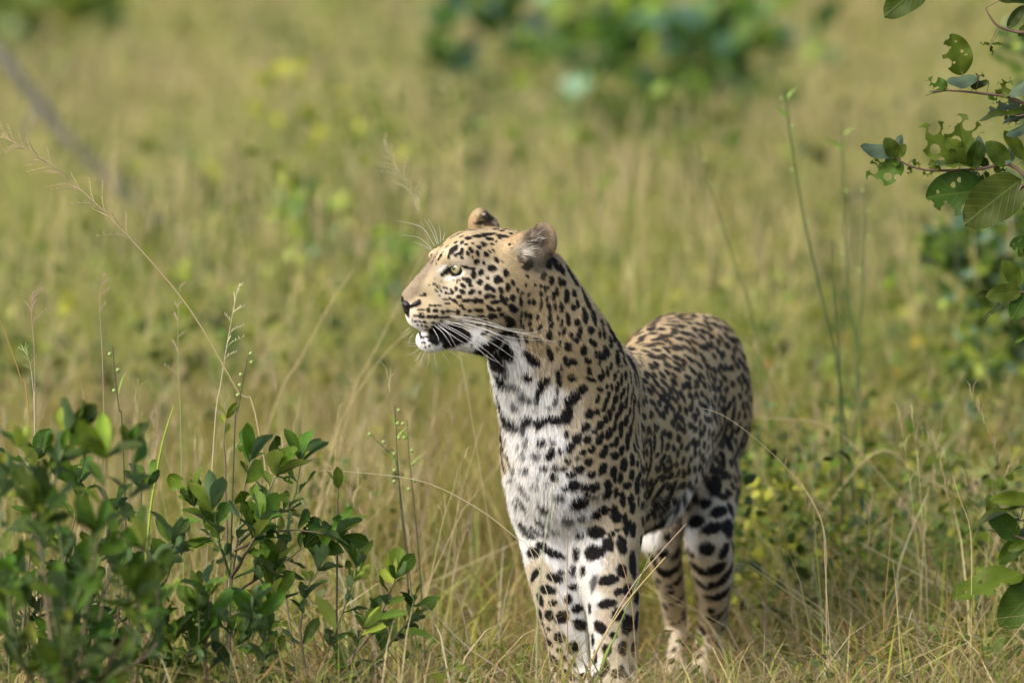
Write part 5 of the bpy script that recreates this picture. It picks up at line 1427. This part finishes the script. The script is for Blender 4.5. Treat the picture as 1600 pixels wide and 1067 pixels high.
stalk('branching green tipped stalk near the left edge', [(54, 665), (52, 610), (46, 565), (36, 545)], -.05, .0010, PALE, G1, head=(.35, 10, .02, LGR), seed=10)
stalk('rusty stalk leaning at the left edge above the corner shrub', [(45, 650), (32, 590), (15, 540), (0, 500)], .0, .0012, OCH, G2, seed=11)
stalk('slim stalk with sparse seed twigs, right of the long leaning straw', [(334, 690), (345, 600), (358, 520), (372, 448)], -.05, .0011, PALE, G1, head=(.4, 10, .030, PALE), seed=12)
stalk('straight green stalk with pink side twigs behind the corner shrub', [(283, 690), (280, 600), (278, 520), (281, 448)], .25, .0012, LGR, G1, head=(.5, 8, .03, PNK), seed=13)
stalk('taller dark leafy stem left of the leopard\'s chest', [(634, 870), (626, 790), (620, 700), (617, 634)], .30, .0020, DRK, 'dark stems with buds', buds=6, leaf=[(.7, -.8, .7, .035, .006), (.8, .8, .8, .03, .006), (.9, -.6, .9, .025, .005)], seed=15, name='weed_stem', cat='weed')
stalk('shorter dark leafy stem left of the leopard\'s chest', [(655, 880), (648, 800), (640, 720), (636, 656)], .35, .0018, DRK, 'dark stems with buds', buds=6, leaf=[(.75, .8, .7, .04, .006), (.9, -.8, .7, .03, .006)], seed=16, name='weed_stem', cat='weed')
stalk('thin dark stem branching to the left, beside the two leafy stems', [(622, 740), (605, 705), (590, 690), (578, 676)], .30, .0013, DRK, 'dark stems with buds', buds=2, seed=17, name='weed_stem', cat='weed')
stalk('tallest blurred weed stem, right of the leopard\'s back', [(1312, 600), (1292, 500), (1258, 350), (1236, 220), (1226, 140)], 1.3, .0036, (.07, .11, .03), G3, buds=4, leaf=[(.97, .6, .6, .04, .012), (.9, -.7, .6, .04, .010)], seed=18, name='weed_stem', cat='weed')
stalk('blurred weed stem with a leafy top, between the tallest one and the eaten leaves', [(1340, 560), (1328, 480), (1318, 330), (1316, 190)], 1.6, .0030, (.09, .13, .04), G3, buds=3, leaf=[(.97, .8, .5, .05, .014), (.93, -.8, .5, .05, .014)], seed=19, name='weed_stem', cat='weed')
stalk('blurred weed stem just left of the hanging eaten leaves', [(1340, 560), (1346, 470), (1352, 360), (1352, 290)], 1.5, .0026, (.09, .13, .04), G3, buds=4, seed=20, name='weed_stem', cat='weed')
stalk('short dark weed stem between the two tall ones', [(1312, 590), (1308, 520), (1302, 440), (1299, 375)], 1.2, .0026, (.07, .09, .03), G3, seed=21, name='weed_stem', cat='weed')
stalk('faint weed stem leaning left behind the leopard\'s rump', [(1180, 520), (1150, 420), (1115, 310), (1090, 225)], 1.8, .0028, (.11, .14, .04), G3, buds=3, seed=22, name='weed_stem', cat='weed')
stalk('fine straw arching from the right onto the leopard\'s flank', [(1290, 900), (1282, 810), (1235, 738), (1180, 685), (1132, 650), (1096, 637)], -.12, .0008, (.45, .38, .22), G4, seed=23)
stalk('thin straw crossing the leopard\'s belly and hind legs', [(935, 1012), (985, 920), (1030, 865), (1072, 818)], -.10, .0013, (.55, .42, .28), G4, seed=24)
stalk('green grass stalk leaning right across the front leg', [(925, 1085), (958, 1000), (992, 920), (1024, 852)], -.14, .0018, (.22, .30, .06), G4, leaf=[(.35, .45, 1, .10, .006)], seed=25)
stalk('rusty upright straw before the gap between the front legs', [(888, 1085), (887, 1000), (886, 900), (887, 836)], -.10, .0013, (.48, .26, .07), G4, seed=26)
stalk('yellow straw leaning right from the paws over the near front leg', [(900, 1085), (930, 1020), (965, 960), (1000, 915), (1040, 870)], -.16, .0020, (.55, .42, .17), G4, seed=27)
stalk('pale straw leaning left over the far front leg', [(925, 1085), (905, 1010), (880, 940), (850, 880), (826, 848)], -.14, .0014, (.58, .46, .26), G4, seed=28)
stalk('blurred pale green stalk before the leopard\'s lower chest', [(838, 1085), (840, 960), (850, 850), (872, 735)], -.55, .0016, (.38, .45, .25), G4, seed=29)
stalk('brown straw slanting down the near front leg', [(992, 1000), (985, 930), (965, 860), (938, 800)], -.10, .0011, (.42, .27, .12), G4, seed=30)
stalk('long fine straw arching from the dry grass to the leopard\'s chest', [(838, 880), (800, 835), (740, 790), (660, 752), (560, 738), (500, 735)], -.05, .0010, PALE, G2, seed=31)
stalk('upright green stalk with one blade, right of the hind legs', [(1286, 1080), (1285, 980), (1276, 860), (1270, 782)], .25, .0013, (.26, .32, .09), G2, leaf=[(.35, .05, 1, .07, .007)], seed=32)
stalk('ochre stalk with a kink, right of the hind legs', [(1292, 1080), (1291, 930), (1288, 830), (1262, 770), (1236, 735)], .20, .0014, STR, G2, seed=33)
stalk('brown stalk standing between the hind legs and the right tree', [(1378, 1085), (1382, 960), (1390, 860), (1396, 800)], .15, .0013, (.40, .24, .10), G2, seed=34)
stalk('fine yellow stalk just left of the low hanging leaves', [(1516, 1080), (1518, 940), (1516, 830), (1500, 780), (1488, 742)], .05, .0011, (.56, .46, .20), G2, seed=35)
stalk('curved pale straw bent like a bow, right of the hind legs', [(1405, 960), (1402, 900), (1420, 840), (1450, 770)], .8, .0020, PALE, G2, seed=36)
stalk('long blurred straw bowing to the right beside the hind leg', [(1520, 1010), (1460, 860), (1370, 735), (1290, 665), (1185, 652)], 1.2, .0022, STR, G2, seed=37)
stalk('second long blurred straw bowing left over the green herbs', [(1350, 720), (1440, 745), (1520, 790), (1590, 850)], 1.2, .0020, STR, G2, seed=38)
stalk('pale straw lying across the bottom left of the legs', [(800, 1060), (730, 1010), (680, 960), (632, 922)], -.15, .0016, PALE, G2, seed=39)
stalk('yellow green blade rising behind the corner shrub', [(232, 830), (243, 750), (256, 685), (272, 634)], .1, .0028, (.30, .42, .04), G2, seed=40)
